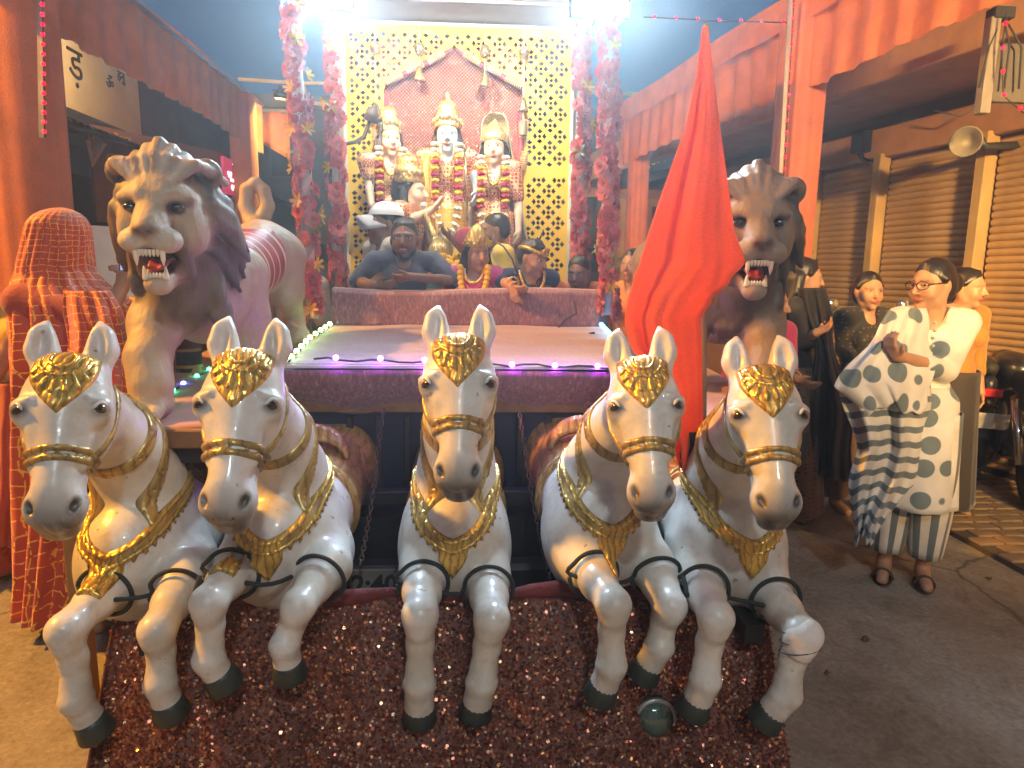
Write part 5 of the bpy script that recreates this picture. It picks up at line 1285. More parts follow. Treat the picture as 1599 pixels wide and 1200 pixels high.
    if hair:
        t = S(lo, [hi[0], max(hi[1], .25 + lean), HT + .06], max(h, .008)); t.M = HM
        t.el((0, .020, .043), (.077, .096, .086), .01)
        t.el((0, -.108, -.005), (.064, .068, .088), .012, mode='s')
        if hair in ('bun', 'long', 'tied', 'girl'):
            t.el((0, .06, -.01), (.074, .06, .085), .02)
            for sg in (-1, 1): t.rc((sg * .004, -.045, .100), (sg * .070, -.008, .03), .014, .020, .012)
        if hair == 'bun': t.el((0, .125, .0), (.055, .05, .055), .02)
        if hair == 'tied': t.el((0, .125, -.02), (.04, .04, .05), .02); t.chain([(0, .13, -.03), (0, .14, -.2), (0, .13, -.36)], [.035, .03, .012], .02)
        if hair == 'long': t.chain([(0, .07, -.02), (0, .10, -.2), (0, .115, -.38), (0, .11, -.5)], [.075, .075, .065, .03], .03); [t.chain([(sg * .06, .05, 0), (sg * .07, .07, -.18), (sg * .06, .09, -.34)], [.035, .04, .02], .02) for sg in (-1, 1)]
        if hair == 'girl': [t.chain([(sg * .07, .02, .0), (sg * .085, .02, -.09), (sg * .08, -.01, -.17)], [.03, .035, .015], .02) for sg in (-1, 1)]
        if hair == 'short':
            t.el((0, .05, .0), (.074, .065, .07), .02); [t.rc((-.05 + .02 * k, -.060 + .010 * abs(k - 2.5), .088), (-.03 + .015 * k, -.0, .112), .009, .014, .008) for k in range(6)]
        t.build('hair', hm, root)
    # upper garment
    if top is not None:
        t = S([lo[0] - .02, lo[1] - .02, z(.6)], hi, max(h, .008)); w = .018
        t.el((0, .01 + lean * .6, z(1.25)), (.13 * build * f + w, .085 * build + w, z(.16) + w), .05)
        if female: [t.el((sg * .065, -.075 + lean * .6, z(1.24)), (.06, .05, .06), .03) for sg in (-1, 1)]
        t.el((0, .01, z(1.0)), (.125 * build * f + w, .085 + w, z(.15)), .05)
        t.rc(sh[-1] + V((.05, 0, .005)), sh[1] - V((.05, 0, -.005)), .05 * f + .01, .05 * f + .01, .03)
        for sg in (-1, 1):
            e, w_, _ = J[sg]; t.rc(sh[sg], e if sleeve >= .5 else sh[sg].lerp(e, sleeve * 2), .05 * f + w, .042 * f + w, .03)
            if sleeve > .5: t.rc(e, e.lerp(w_, (sleeve - .5) * 2), .040 * f + w, .036 * f + w * .8, .02)
            t.rc(neck + V((0, -.0, -.03)), sh[sg], .052, .05, .03)
        t.M = Matrix.Identity(4); t.rc(V((0, -.06 + lean, z(1.39))), V((0, .02 + lean, z(1.50))), .045, .068, .015, mode='s')
        t.build('top', top, root)
    if tunic is not None:                                              # (material, length z, flare, uv)
        m, zb, fl_, *uvx = tunic; r = random.Random(int(loc.x * 100)); pa = [r.uniform(0, 6) for _ in range(4)]
        def tf(u, v):
            a = 2 * math.pi * u; zz = z(1.06) + (zb - z(1.06)) * v; g = min(1, .74 + 2.6 * v) * (1 + fl_ * v) + v * (.05 * math.sin(5 * a + pa[0]) + .035 * math.sin(9 * a + pa[1] + 2 * v))
            return (math.cos(a) * (.140 * build * f + .03) * g, .01 + math.sin(a) * (.115 + .02) * g, zz)
        gridobj('tunic_skirt', tf, 72, 22, m, root, (1, 1), .006, False)
    if skirt is not None:
        m, zb, fl_ = skirt; r = random.Random(int(loc.x * 90)); pa = [r.uniform(0, 6) for _ in range(4)]
        def sf(u, v):
            a = 2 * math.pi * u; zz = z(1.02) + (zb - z(1.02)) * v; g = 1 + fl_ * v + v * (.06 * math.sin(7 * a + pa[0]) + .04 * math.sin(13 * a + pa[1]))
            return (math.cos(a) * (.13 * f + .03) * g, .01 + math.sin(a) * (.11 + .02) * g, zz)
        gridobj('skirt', sf, 80, 20, m, root, (1, 1), .006, False)
    if trous is not None:                                              # (material, loose, ankle z)
        m, ls, za = trous
        for sg in (-1, 1):
            hx = sg * .085 * f; r = random.Random(sg + 5); ph = r.uniform(0, 6)
            def lf_(u, v):
                a = 2 * math.pi * u; zz = z(.93) + (za - z(.93)) * v; rr = (.098 * f) * (1 - v) + (.05 * f + ls) * v + ls * math.sin(math.pi * v) * .8; rr *= 1 + .05 * math.sin(5 * a + ph + 3 * v)
                return (hx * (1 + .06 * v) + rr * math.cos(a), .01 + rr * math.sin(a) * 1.05 + .01 * v, zz)
            gridobj('trouser_leg', lf_, 40, 20, m, root, (1, 1), .005, False)
    root['hm'] = 0; del root['hm']
    return root, HM, W
def on_head(root, HM, mb, name, mat, smooth=True):
    o = mb.build(name, mat, root, smooth); o.matrix_basis = HM; return o
BL = lambda *a: Vector(a)
def PP(px, py, y): return P(px, py, y=y)
# ---- woman with glasses
gp = P(1408, 905, z=0.0); gy = gp.y
kw = mat_print('white_kurta_grey_dots', (.66, .66, .68), (.13, .18, .22), 8.5, .36)
wst = mat_stripe('white_grey_striped_cloth', (.66, .66, .66), (.12, .16, .20), 9, .42, 1)
wst2 = mat_stripe('white_grey_striped_trousers', (.64, .62, .60), (.12, .15, .18), 8, .45, 0)
ztop = P(1462, 403, y=gy).z
root, HM, W_ = person('woman in glasses and white dotted kurta with a striped shawl, watching with folded arm', (P(1432, 700, y=gy).x, gy, 0), ztop, R_(-30), TN3, 1.02, (4, 0, -42), 'bun', kw, None,
    {'L': [PP(1352, 600, gy + .02), PP(1378, 645, gy - .10), PP(1400, 690, gy - .13)], 'R': [PP(1474, 578, gy - .08), PP(1402, 556, gy - .24), PP(1375, 520, gy - .26)]}, .70, .0066, True, tunic=(kw, P(1440, 785, y=gy).z, .30), trous=(wst2, .026, .14), curl=.7, build=.86)
q = MB()
for sg in (-1, 1): q.tube([(sg * .033 + .026 * math.cos(a), -.108 + .012 * abs(math.cos(a)) * (1 if math.cos(a) * sg > 0 else 0), .006 + .019 * math.sin(a)) for a in [2 * math.pi * i / 20 for i in range(20)]], .0022, 6, closed=True); q.tube([(sg * .058, -.10, .012), (sg * .077, -.03, .014), (sg * .078, .02, .008)], .0022, 6)
q.tube([(-.008, -.112, .012), (0, -.115, .015), (.008, -.112, .012)], .0022, 6); o = on_head(root, HM, q, 'glasses', M_('specs', (.03, .015, .012), .3)); 
def rowcloth(name, rows, depth, mat, parent, uv=(1, 1), nu=40, nv=50, fold=.02, seed=1):
    ys = [r[0] for r in rows]; L = [r[1] for r in rows]; Rr = [r[2] for r in rows]; D = [r[3] if len(r) > 3 else depth for r in rows]
    def f(u, v):
        y = ys[0] + (ys[-1] - ys[0]) * v; l, r_, d = np.interp(y, ys, L), np.interp(y, ys, Rr), np.interp(y, ys, D)
        yy = y + (rows[0][4] if len(rows[0]) > 4 else 0) * (u - .5)
        fx = fold * (math.sin(u * 13 + seed + 2.5 * v) + .6 * math.sin(u * 27 - seed + 1.5 * v) + .35 * math.sin(u * 5 + 9 * v)) * min(1, v * 3 + .2)
        ey_ = (7 * math.sin(u * 9 + seed) + 4 * math.sin(u * 23)) * v; ex_ = 5 * math.sin(v * 11 + seed) * (2 * u - 1) * min(1, v * 4)
        return P(l + (r_ - l) * u + ex_, yy + ey_, y=d + fx - .05 * math.sin(math.pi * u))
    return gridobj(name, f, nu, nv, mat, parent, uv, .005)
rowcloth('shawl', [(482, 1392, 1446, gy - .07), (520, 1366, 1452, gy - .14), (560, 1332, 1456, gy - .17), (600, 1303, 1454, gy - .20), (640, 1345, 1452, gy - .20)], gy - .15, kw, root, fold=.012)
rowcloth('shawl_drape', [(596, 1308, 1452, gy - .17), (650, 1322, 1452, gy - .16), (700, 1336, 1448, gy - .15), (750, 1330, 1430, gy - .14), (800, 1328, 1395, gy - .13), (845, 1332, 1366, gy - .13)], gy - .13, wst, root, (1, 1.2), fold=.030)
q = MB(); hx = .085 * ztop / 1.7
for sg in (-1, 1):
    m = MB(); m.grid(lambda u, v: (sg * hx * 1.12 + (.036 * math.cos(2 * math.pi * u)) * (1.1 - .1 * v), -.045 - .105 * math.sin(2 * math.pi * u) * 1.0, .012 + .004 * v), 20, 1); o = m.build('sandal', M_('sandal', (.06, .04, .03), .6), root, True); solidify(o, .012)
    m = MB(); m.tube([(sg * hx * 1.12 + .042 * math.cos(a), -.075, .018 + .05 * math.sin(a)) for a in [math.pi * i / 8 for i in range(9)]], .008, 6); m.build('sandal_strap', MATS['sandal'], root, True)
m = MB()
for k in range(7): m.sphere((.0, 0, 0), .001) if False else m.sphere((.004 * (k % 2), -.120, ztop * (.815 - .022 * k)), (.008, .006, .008), 8, 6)
m.build('neck_embroidery', M_('embroid', (.45, .44, .46), .6), root, True)['kind'] = 'stuff'
# ---- woman in dark kurta
def stand(px_head, py_top, y, **kw): 
    p = P(px_head, py_top, y=y); return (p.x, y, 0.0 if y < 4.4 or p.x < 2.8 else .03), p.z
blk = mat_print('black_printed_cloth', (.018, .016, .016), (.16, .10, .06), 40, .25)
l, zt = stand(1360, 424, 4.05)
person('woman in dark printed kurta and shawl standing beside the motorbike', l, zt, R_(8), TN3, 1.0, (2, 0, -12), 'bun', blk, None, {'L': [PP(1320, 545, 4.08), PP(1330, 585, 3.92), PP(1350, 600, 3.86)], 'R': None}, .75, .0085, True, tunic=(blk, .62, .2), trous=(mat_print('brown_print', (.16, .09, .055), (.05, .03, .02), 45, .3), .05, .1))
# ---- woman with long hair seen from the side
l, zt = stand(1258, 402, 3.95)
brp = mat_print('brown_printed_cloth', (.15, .095, .055), (.04, .028, .02), 38, .3)
root, HM, W_ = person('woman with long loose black hair in a black blouse and brown printed skirt, in profile', l, zt, R_(55), TN3, 1.0, (4, 0, 25), 'long', fabric('black_blouse', (.018, .016, .018), sheen=.1), None, {'L': [PP(1262, 530, 3.85), PP(1275, 520, 3.72), PP(1292, 512, 3.68)], 'R': None}, .70, .0085, True, skirt=(brp, .06, .75))
rowcloth('dark_stole', [(450, 1245, 1290, 3.80), (540, 1268, 1305, 3.80), (640, 1262, 1330, 3.82), (745, 1245, 1335, 3.84)], 3.82, fabric('black_stole', (.010, .010, .011), sheen=.1), root, fold=.03)
# ---- woman in magenta
l, zt = stand(1202, 438, 3.45)
root, HM, W_ = person('woman in magenta and cream with a bangle, partly behind the bandaged horse', l, zt, R_(20), TN, 1.0, (4, 0, 20), 'bun', fabric('magenta_cloth', (.42, .02, .12)), None, {'R': [PP(1228, 575, 3.40), PP(1245, 592, 3.22), PP(1275, 608, 3.16)], 'L': None}, .62, .0085, True, skirt=(fabric('pale_pink_cloth', (.45, .30, .26)), .12, .35))
w = W_.inverted() @ PP(1243, 590, 3.23)
m = MB(); m.tube([w + Vector((.0, .033 * math.cos(a), .033 * math.sin(a))) for a in [2 * math.pi * i / 16 for i in range(16)]], .005, 6, closed=True); m.build('bangle', MATS['gold'], root, True)
# ---- woman behind the glasses woman
l, zt = stand(1512, 418, 3.95)
person('woman in yellow ochre top standing by the motorbike handlebar', l, zt, R_(15), TN3, 1.0, (4, 0, 15), 'bun', fabric('ochre_top', (.45, .20, .03)), None, None, .7, .010, True, skirt=(fabric('dark_skirt', (.03, .025, .03)), .08, .4))
# ---- far head near the pillar, person between column and flag, person behind the column
l, zt = stand(1252, 368, 6.4)
person('person in dark shirt far back beside the orange pillar and the shutters', l, zt, R_(40), TN2, 1.0, (0, 0, 30), 'short', fabric('dark_shirt', (.03, .03, .035)), None, None, .4, .012, trous=(fabric('dark_trousers', (.03, .03, .035)), .02, .08))
l, zt = stand(990, 388, 5.0)
person('person in orange shawl watching from between the flower column and the flag', l, zt, R_(-20), TN2, 1.0, (2, 0, -20), 'bun', fabric('orange_shirt', (.75, .20, .03)), None, None, .6, .010, True, skirt=(fabric('navy_cloth', (.03, .03, .08)), .08, .3))
l, zt = stand(458, 372, 4.75); l = (l[0], l[1], 0)
person('person in pale shirt standing behind the looped-tail lion, back turned', l, zt, R_(160), TN2, 1.0, (0, 0, 10), 'short', fabric('pale_shirt', (.62, .50, .40)), None, None, .4, .010, trous=(MATS['dark_trousers'], .02, .08))
# ---- plaid shirt man behind the lion's foreleg
pld = NT('plaid_shirt'); sp1 = pld.n('SeparateXYZ'); pld.l(pld.coord('Object'), sp1.inputs[0]); fr = lambda ax, n, wdt: pld.math('LESS_THAN', pld.math('FRACT', pld.math('MULTIPLY', sp1.outputs[ax], n)), wdt)
pld.set(color=pld.mix(pld.math('MAXIMUM', fr(0, 14, .18), fr(2, 14, .18)), pld.mix(fr(2, 7, .4), (.02, .02, .03, 1), (.10, .035, .03, 1)), (.40, .22, .10, 1)), rough=.8)
l, zt = stand(268, 385, 3.15); l = (l[0] - .08, l[1], 0)
person('man in dark plaid shirt standing behind the roaring lion foreleg', l, zt, R_(150), TN2, 1.0, (0, 0, 0), 'short', pld.m, None, None, .7, .010, trous=(fabric('brown_trousers', (.07, .035, .022)), .02, .08))
# ---- sari woman, back to us, filming with a phone
sy = 2.78; sx = P(95, 500, y=sy).x
zt = P(95, 336, y=sy).z - .02
root, HM, W_ = person('woman in red and yellow checked sari over her head, holding up a phone', (sx, sy, 0), zt, R_(80), TN, .95, (0, 0, 18), None, fabric('red_blouse', (.35, .03, .02)), None, {'L': [PP(158, 505, sy - .16), PP(190, 450, sy - .02), PP(198, 415, sy + .03)], 'R': [PP(150, 510, sy + .20), PP(188, 450, sy + .18), PP(200, 416, sy + .14)]}, .55, .009, True, curl=.9)
prof = [(325, 88, 94), (327, 78, 104), (332, 66, 114), (340, 57, 121), (355, 50, 126), (375, 45, 128), (420, 36, 131), (445, 32, 150), (475, 32, 188), (520, 38, 205), (570, 40, 212), (640, 42, 208), (720, 42, 205), (800, 44, 200), (880, 46, 190), (935, 44, 185)]
def sari(u, v):
    y = 325 + (935 - 325) * (v ** 1.5); l = np.interp(y, [p[0] for p in prof], [p[1] for p in prof]); r_ = np.interp(y, [p[0] for p in prof], [p[2] for p in prof]); a = 2 * math.pi * u
    c = P((l + r_) / 2, y, y=sy); hw = (P(r_, y, y=sy).x - P(l, y, y=sy).x) / 2; dp = np.interp(y, [325, 350, 430, 470, 520, 935], [hw, .14, .16, .24, .26, .26])
    g = 1 + min(1, max(0, v - .12) * 2) * (.06 * math.sin(9 * a + 4 * v) + .045 * math.sin(17 * a + 9 * v)) + .03 * math.sin(23 * a + 20 * v + math.sin(5 * a)) * min(1, v * 6)
    return (c.x + hw * g * math.cos(a), sy + .02 + dp * g * math.sin(a), max(c.z, .03))
gridobj('sari', sari, 140, 110, MATS['bandhani'], root, (1.15, 1.5), .006)
rowcloth('sari_end', [(455, 100, 172, sy - .28), (520, 100, 206, sy - .32), (580, 108, 214, sy - .32), (660, 118, 214, sy - .31)], sy - .3, MATS['bandhani'], root, (.35, .5), fold=.03)
ph = PP(201, 408, sy + .1); pr_ = empty('phone', ph, R_(30), 'phone with lit screen held up by the sari woman', 'phone')
m = MB(); m.box((0, 0, 0), (.037, .005, .077), None, .004); m.build('case', MATS['dark_paint'], pr_); m = MB(); m.box((0, -.0062, 0), (.033, .001, .070)); m.build('screen', emit('screen', (.25, .3, .6), .9), pr_)
# ---- second woman at the very edge on the left
ey = 3.25; ex = P(-50, 500, y=ey).x
root, HM, W_ = person('woman in yellow blouse and rust sari at the edge of the crowd, arm bent', (ex, ey, 0), P(-30, 380, y=ey).z, R_(40), TN, 1.0, (0, 0, 0), 'bun', fabric('yellow_blouse', (.72, .42, .03)), None, {'R': [PP(20, 530, ey - .1), PP(-5, 590, ey - .12), PP(-60, 600, ey - .14)], 'L': None}, .45, .010, True, skirt=(fabric('rust_sari', (.36, .05, .015)), .05, .5))
rowcloth('sari_pleat', [(600, -60, 36, ey - .12), (700, -60, 40, ey - .18), (850, -60, 34, ey - .20)], ey, MATS['rust_sari'], root, fold=.03)
# ---- people riding on the float
RZ = .38
fp('riser', MATS['truck_black'], ((-.1, 4.72, .33), (.9, .58, .045)))
y = 4.30; zt = P(628, 340, y=y).z
root, HM, W_ = person('bearded man in dark blue shirt with forehead mark leaning on the velvet parapet', (P(632, 400, y=y).x, y, RZ), zt, R_(3), (.17, .085, .05), 1.14, (0, 0, -3), 'short', fabric('navy_shirt', (.045, .05, .085), wr=.5), None,
    {'R': [PP(712, 440, y - .10), PP(640, 432, y - .28), PP(600, 440, y - .29)], 'L': [PP(556, 440, y - .05), PP(590, 446, y - .22), PP(610, 446, y - .25)]}, .5, .0072, beard=True, build=1.15, trous=(MATS['dark_trousers'], .02, .05))
m = MB(); m.box((0, -.094, .052), (.003, .004, .02), None, .001); on_head(root, HM, m, 'forehead_mark', M_('tilak', (.6, .12, .05), .6))
y = 4.55; zt = P(598, 318, y=y).z
root, HM, W_ = person('man in white shirt and white cap turned aside behind the bearded man', (P(600, 400, y=y).x, y, RZ), zt, R_(-55), (.20, .10, .06), 1.12, (0, 0, -10), 'short', fabric('cream_shirt', (.68, .60, .48), wr=.5), None, None, .4, .0085, build=1.1, trous=(MATS['dark_trousers'], .02, .05))
m = MB(); m.grid(lambda u, v: ((.088 * math.cos(2 * math.pi * u)) * math.sin(math.pi / 2 * (1 - v) + .001), .022 + .108 * math.sin(2 * math.pi * u) * math.sin(math.pi / 2 * (1 - v) + .001), .055 + .085 * math.sin(math.pi / 2 * v)), 24, 8); o = on_head(root, HM, m, 'cap', M_('cap_white', (.66, .70, .76), .8)); 
m = MB(); m.grid(lambda u, v: ((u - .5) * .15 * (1 - .25 * v * v), -.05 - .12 * v + .2 * (u - .5) ** 2, .062 - .02 * v - .3 * (u - .5) ** 2), 12, 5); par_ = on_head(root, HM, m, 'cap_brim', M_('cap_brim', (.42, .42, .46), .8)); solidify(par_, .004)
y = 4.72; zt = P(768, 332, y=y).z
person('boy in yellow shirt with his back half turned behind the crowned girl', (P(775, 400, y=y).x, y, RZ), zt, R_(-75), (.22, .12, .075), .98, (8, 0, -12), 'short', fabric('yellow_shirt', (.78, .55, .06)), None, {'L': [PP(735, 400, y - .1), PP(705, 372, y - .15), PP(688, 358, y - .15)], 'R': None}, .4, .0085, trous=(MATS['dark_trousers'], .02, .05))
def crown(root, HM, red=True, s=1.0, back=True):
    m = MB(); m.lathe([(.088 * s, .0), (.094 * s, .01), (.088 * s, .035), (.075 * s, .06), (.055 * s, .10), (.03 * s, .13), (.008, .15)], 20, None, (0, .01, .045)); c = on_head(root, HM, m, 'crown', MATS['gold'])
    m = MB()
    for i in range(13):
        a = math.pi * (i / 12) + math.pi; m.sphere((.094 * s * math.cos(a), .01 + .094 * s * math.sin(a), .062 + .018 * (i % 2)), .011, 8, 5)
    m.sphere((0, -.085, .10), (.024, .012, .028), 12, 8); m.build('crown_jewels', MATS['gold'], c, True)['kind'] = 'stuff'
    return c
y = 4.22; zt = P(745, 366, y=y).z
pk = fabric('pink_silk', (.58, .05, .22))
root, HM, W_ = person('girl in pink costume with gold crown and bead necklaces at the velvet parapet', (P(742, 420, y=y).x, y, RZ), zt, R_(-6), (.40, .22, .13), 1.0, (4, 0, 26), 'girl', pk, None, {'R': [PP(790, 440, y - .02), PP(798, 446, y - .20), PP(808, 452, y - .24)], 'L': None}, .5, .0075, True, skirt=(pk, RZ - RZ + .1, .4))
crown(root, HM); m = MB(); m.lathe([(.005, -.012), (.05, -.010), (.072, 0), (.06, .008), (.005, .01)], 20, Matrix.Rotation(R_(78), 3, 'X'), (-.075, .03, .10)); on_head(root, HM, m, 'crown_disc', M_('crown_red', (.55, .06, .06), .5))
def beads(root, c, w, hgt, n, r, mat, name='necklace', dep=.11, y0=0.):
    m = MB()
    for i in range(n):
        t = i / (n - 1); a = math.pi * t; m.sphere((c[0] - w * math.cos(a), c[1] - dep * (.55 + .45 * math.sin(a)) + y0, c[2] - hgt * math.sin(a)), r, 8, 6)
    o = m.build(name, mat, root, True); o['kind'] = 'stuff'; return o
H_ = zt - RZ
beads(root, (0, .0, H_ * .845), .07, .13, 26, .009, M_('bead_red', (.6, .08, .08), .3)); beads(root, (0, -.005, H_ * .84), .06, .08, 20, .010, MATS['gold'])
for sg in (-1, 1): m = MB(); m.sphere((sg * .082, .0, -.045), (.008, .006, .016), 8, 6); on_head(root, HM, m, 'earring', MATS['gold'])
beads(root, (0, -.015, H_ * .85), .085, .22, 22, .021, M_('mari_y', (.85, .48, .02), .8, var=.25, nsc=60, bump=.8, bsc=200), 'yellow_garland')
y = 4.24; zt = P(822, 372, y=y).z
nv = fabric('navy_velvet', (.02, .025, .09))
root, HM, W_ = person('boy in dark velvet costume with gold headband and feather looking down', (P(826, 430, y=y).x, y, RZ), zt, R_(14), (.34, .18, .105), 1.0, (14, 0, 34), 'short', nv, None, {'L': [PP(785, 440, y - .06), PP(800, 448, y - .24), PP(806, 470, y - .28)], 'R': None}, .5, .0075, trous=(nv, .02, .05))
m = MB(); m.tube([(.084 * math.cos(a), .012 + .10 * math.sin(a), .055 + .012 * math.cos(2 * a)) for a in [2 * math.pi * i / 24 for i in range(24)]], .012, 8, closed=True); m.sphere((0, -.092, .068), (.036, .010, .022), 12, 8); on_head(root, HM, m, 'headband', MATS['gold'])
m = MB(); m.grid(lambda u, v: (.05 + .03 * (u - .5) * math.sin(math.pi * min(1, v * .9 + .1)) + .03 * v, .02 + .01 * u, .08 + .11 * v), 4, 8); solidify(on_head(root, HM, m, 'feather', M_('feather', (.10, .045, .04), .6)), .004)
H_ = zt - RZ; beads(root, (0, .0, H_ * .845), .08, .12, 26, .010, MATS['gold'])
m = MB(); c = W_.inverted() @ PP(802, 442, y - .22)
for k in range(3): m.tube([c + Vector((.034 * math.cos(a), .01 * k, .034 * math.sin(a))) for a in [2 * math.pi * i / 14 for i in range(14)]], .005, 6, closed=True)
m.build('bangles', MATS['gold'], root, True)['kind'] = 'stuff'
q = MB(); a, b = PP(800, 398, y - .16), PP(770, 372, y - .10); q.tube([PP(812, 440, y - .14), PP(800, 405, y - .14), PP(786, 385, y - .12), PP(775, 378, y - .1)], .006, 6)
tag(q.build('toy_bow', M_('bow_wood', (.10, .06, .04), .5), None, True), 'slim dark toy bow between the two costumed children', 'bow')
y = 4.32; zt = P(905, 398, y=y).z
person('person in orange shawl crouching behind the parapet beside the flower column', (P(905, 440, y=y).x, y, RZ), zt, R_(-10), (.22, .11, .07), .98, (10, 0, -15), 'short', fabric('orange_shawl', (.80, .20, .03)), None, {'L': [PP(868, 448, y - .02), PP(840, 452, y - .12), PP(820, 456, y - .16)], 'R': None}, .6, .0085, trous=(MATS['dark_trousers'], .02, .05))
# ------------------------------------------------------------------ shrine statues with garlands
def mat_brocade(name, base, gold, sc=38):
    t = NT(name); co = t.coord(); v = t.n('TexVoronoi', Scale=sc, Randomness=.2); t.l(co, v.inputs[0]); b = t.n('TexVoronoi', Scale=sc * 2.3); t.l(co, b.inputs[0])
    m = t.ramp(v.outputs[0], [(.22, (1,) * 3), (.3, (0,) * 3), (.46, (0,) * 3), (.52, (1,) * 3)])
    t.set(color=t.mix(m, (*base, 1), (*gold, 1)), rough=.4, metal=t.math('MULTIPLY', m, .5)); t.bump(b.outputs[0], .4, .004); return t.m
RED_B = mat_brocade('red_gold_brocade', (.42, .03, .07), (.80, .58, .25)); YEL_B = mat_brocade('yellow_gold_brocade', (.72, .40, .03), (.85, .6, .2)); GLD_B = mat_brocade('silver_gold_tissue', (.48, .42, .24), (.75, .68, .45), 60)
M_('mari_y', (.85, .48, .02), .8, var=.25, nsc=60, bump=.8, bsc=200); M_('mari_m', (.40, .02, .07), .8, var=.3, nsc=60, bump=.8, bsc=200); M_('mari_w', (.80, .74, .60), .8, var=.2, nsc=60, bump=.8, bsc=200)
def garland(root, W, c, w, drop, z0, y0, label=None, r=.030):
    """looped garland: coloured bands on both sides, white flowers at the bottom; each bead band is a part"""
    g = None; n = 17; mats = [MATS['mari_y'], MATS['mari_m'], MATS['mari_w']]
    meshes = []
    for mm_ in mats:
        q = MB(); rr = random.Random(3)
        for k in range(9):
            a = 2 * math.pi * k / 9; q.sphere((.018 * math.cos(a), .018 * math.sin(a), rr.uniform(-.004, .004)), (.014, .014, .013), 6, 4)
        q.sphere((0, 0, 0), (.022, .022, .016), 8, 5); me = q.mesh('flower_band', True); me.materials.append(mm_); meshes.append(me)
    for sg in (-1, 1):
        for i in range(n):
            t = i / (n - 1); x = c[0] + sg * w * (1 - .02 * t if t < .55 else (1 - .011) * (1 - ((t - .55) / .45) ** 1.6)); zz = z0 - drop * (t if t < .55 else .55 + .45 * math.sin((t - .55) / .45 * math.pi / 2)); y = c[1] + y0 - .02 * t
            kind = 2 if t > .60 or t < .10 else i % 2
            if t > .97: kind = 0
            o = bpy.data.objects.new('flower_band', meshes[kind]); COL.objects.link(o); o.parent = root; o.location = (x, y, zz); o.scale = (r / .03,) * 3
            ang = 0 if t < .55 else sg * (t - .55) / .45 * 1.3; o.rotation_euler = (R_(12), ang, 0)
def tall_crown(root, HM, s=1.0, hgt=.24):
    m = MB(); m.lathe([(.085 * s, .0), (.092 * s, .012), (.086 * s, .03), (.080 * s, .05), (.088 * s, .06), (.075 * s, .09), (.062 * s, .12), (.066 * s, .13), (.045 * s, .17), (.03 * s, hgt * .85), (.012, hgt), (.016, hgt + .015), (.002, hgt + .04)], 22, None, (0, .01, .05))
    c = on_head(root, HM, m, 'crown', MATS['crowngold']); m = MB()
    for i in range(9):
        a = math.pi + math.pi * i / 8; m.sphere((.09 * s * math.cos(a), .01 + .09 * s * math.sin(a), .085 + .03 * math.sin(math.pi * i / 8)), (.014, .01, .02), 8, 6)
    m.build('crown_petals', MATS['crowngold'], c, True)['kind'] = 'stuff'
MATS['crowngold'] = mat_gold('bright_crown_gold', (.95, .72, .30), .7, 60, .5)
SKN = (.72, .55, .42)
sp('pedestal', M_('pedestal', (.35, .2, .06), .6), ((-.1, 5.16, .72), (.78, .26, .36)), bev=.01)
sz = 1.08
def statue(label, px, pyt, y, skin, top, skirtm, yaw=0., head=(0, 0, 0), arms=None, hs=1.0, lip=None, **kw):
    zt = P(px, pyt, y=y).z
    return (*person(label, (P(px, 260, y=y).x, y, sz), zt, yaw, skin, hs, head, kw.pop('hair', 'girl'), top, None, arms, kw.pop('sleeve', .3), .0085, kw.pop('female', False), 'statue', 'deity_statue', 'painted statues in the shrine', skirt=(skirtm, .04, .35), feet=True, **kw), zt)
y = 5.08
root, HM, W_, zt = statue('tall blue-faced statue with gold crown and marigold garland in the centre of the shrine', 699, 183, y, (.42, .58, .72), RED_B, YEL_B, 0, (0, 0, 0), {'R': [PP(741, 268, y), PP(744, 300, y - .08), PP(742, 318, y - .12)], 'L': [PP(662, 270, y), PP(664, 305, y - .08), PP(672, 320, y - .14)]}, 1.12, sleeve=0.12)
tall_crown(root, HM, 1.0, .2); H_ = zt - sz; garland(root, W_, (0, 0), .085, .66, H_ * .86, -.15); beads(root, (0, -.02, H_ * .86), .06, .22, 30, .009, MATS['gold']); beads(root, (0, -.02, H_ * .86), .05, .12, 22, .009, M_('pearl', (.8, .75, .62), .3))
rowcloth('yellow_stole', [(240, 660, 682, y - .06), (290, 655, 684, y - .10), (350, 665, 690, y - .12), (400, 668, 700, y - .12)], y, YEL_B, root, fold=.02)
root, HM, W_, zt = statue('pale statue with bow over the shoulder and crown in the shrine', 608, 191, y, SKN, RED_B, YEL_B, R_(12), (0, 0, 10), {'L': [PP(577, 285, y), PP(580, 320, y - .06), PP(590, 335, y - .1)], 'R': [PP(640, 275, y), PP(640, 300, y - .08), PP(632, 315, y - .1)]}, 1.08, sleeve=.3)
tall_crown(root, HM, .95, .15); H_ = zt - sz; garland(root, W_, (0, 0), .085, .62, H_ * .86, -.15); beads(root, (0, -.02, H_ * .86), .06, .18, 28, .009, MATS['gold'])
root, HM, W_, zt = statue('veiled female statue in gold tissue and red sari with marigold garland', 772, 203, y, SKN, RED_B, RED_B, R_(-4), (0, 0, -4), None, 1.10, female=True, sleeve=.4, hair='girl')
m = MB(); m.lathe([(.090, .0), (.096, .012), (.086, .05), (.066, .09), (.03, .13), (.002, .16)], 20, None, (0, .01, .04)); on_head(root, HM, m, 'crown', MATS['crowngold']); H_ = zt - sz
garland(root, W_, (0, 0), .088, .60, H_ * .85, -.16); beads(root, (0, -.02, H_ * .86), .06, .20, 30, .009, MATS['gold'])
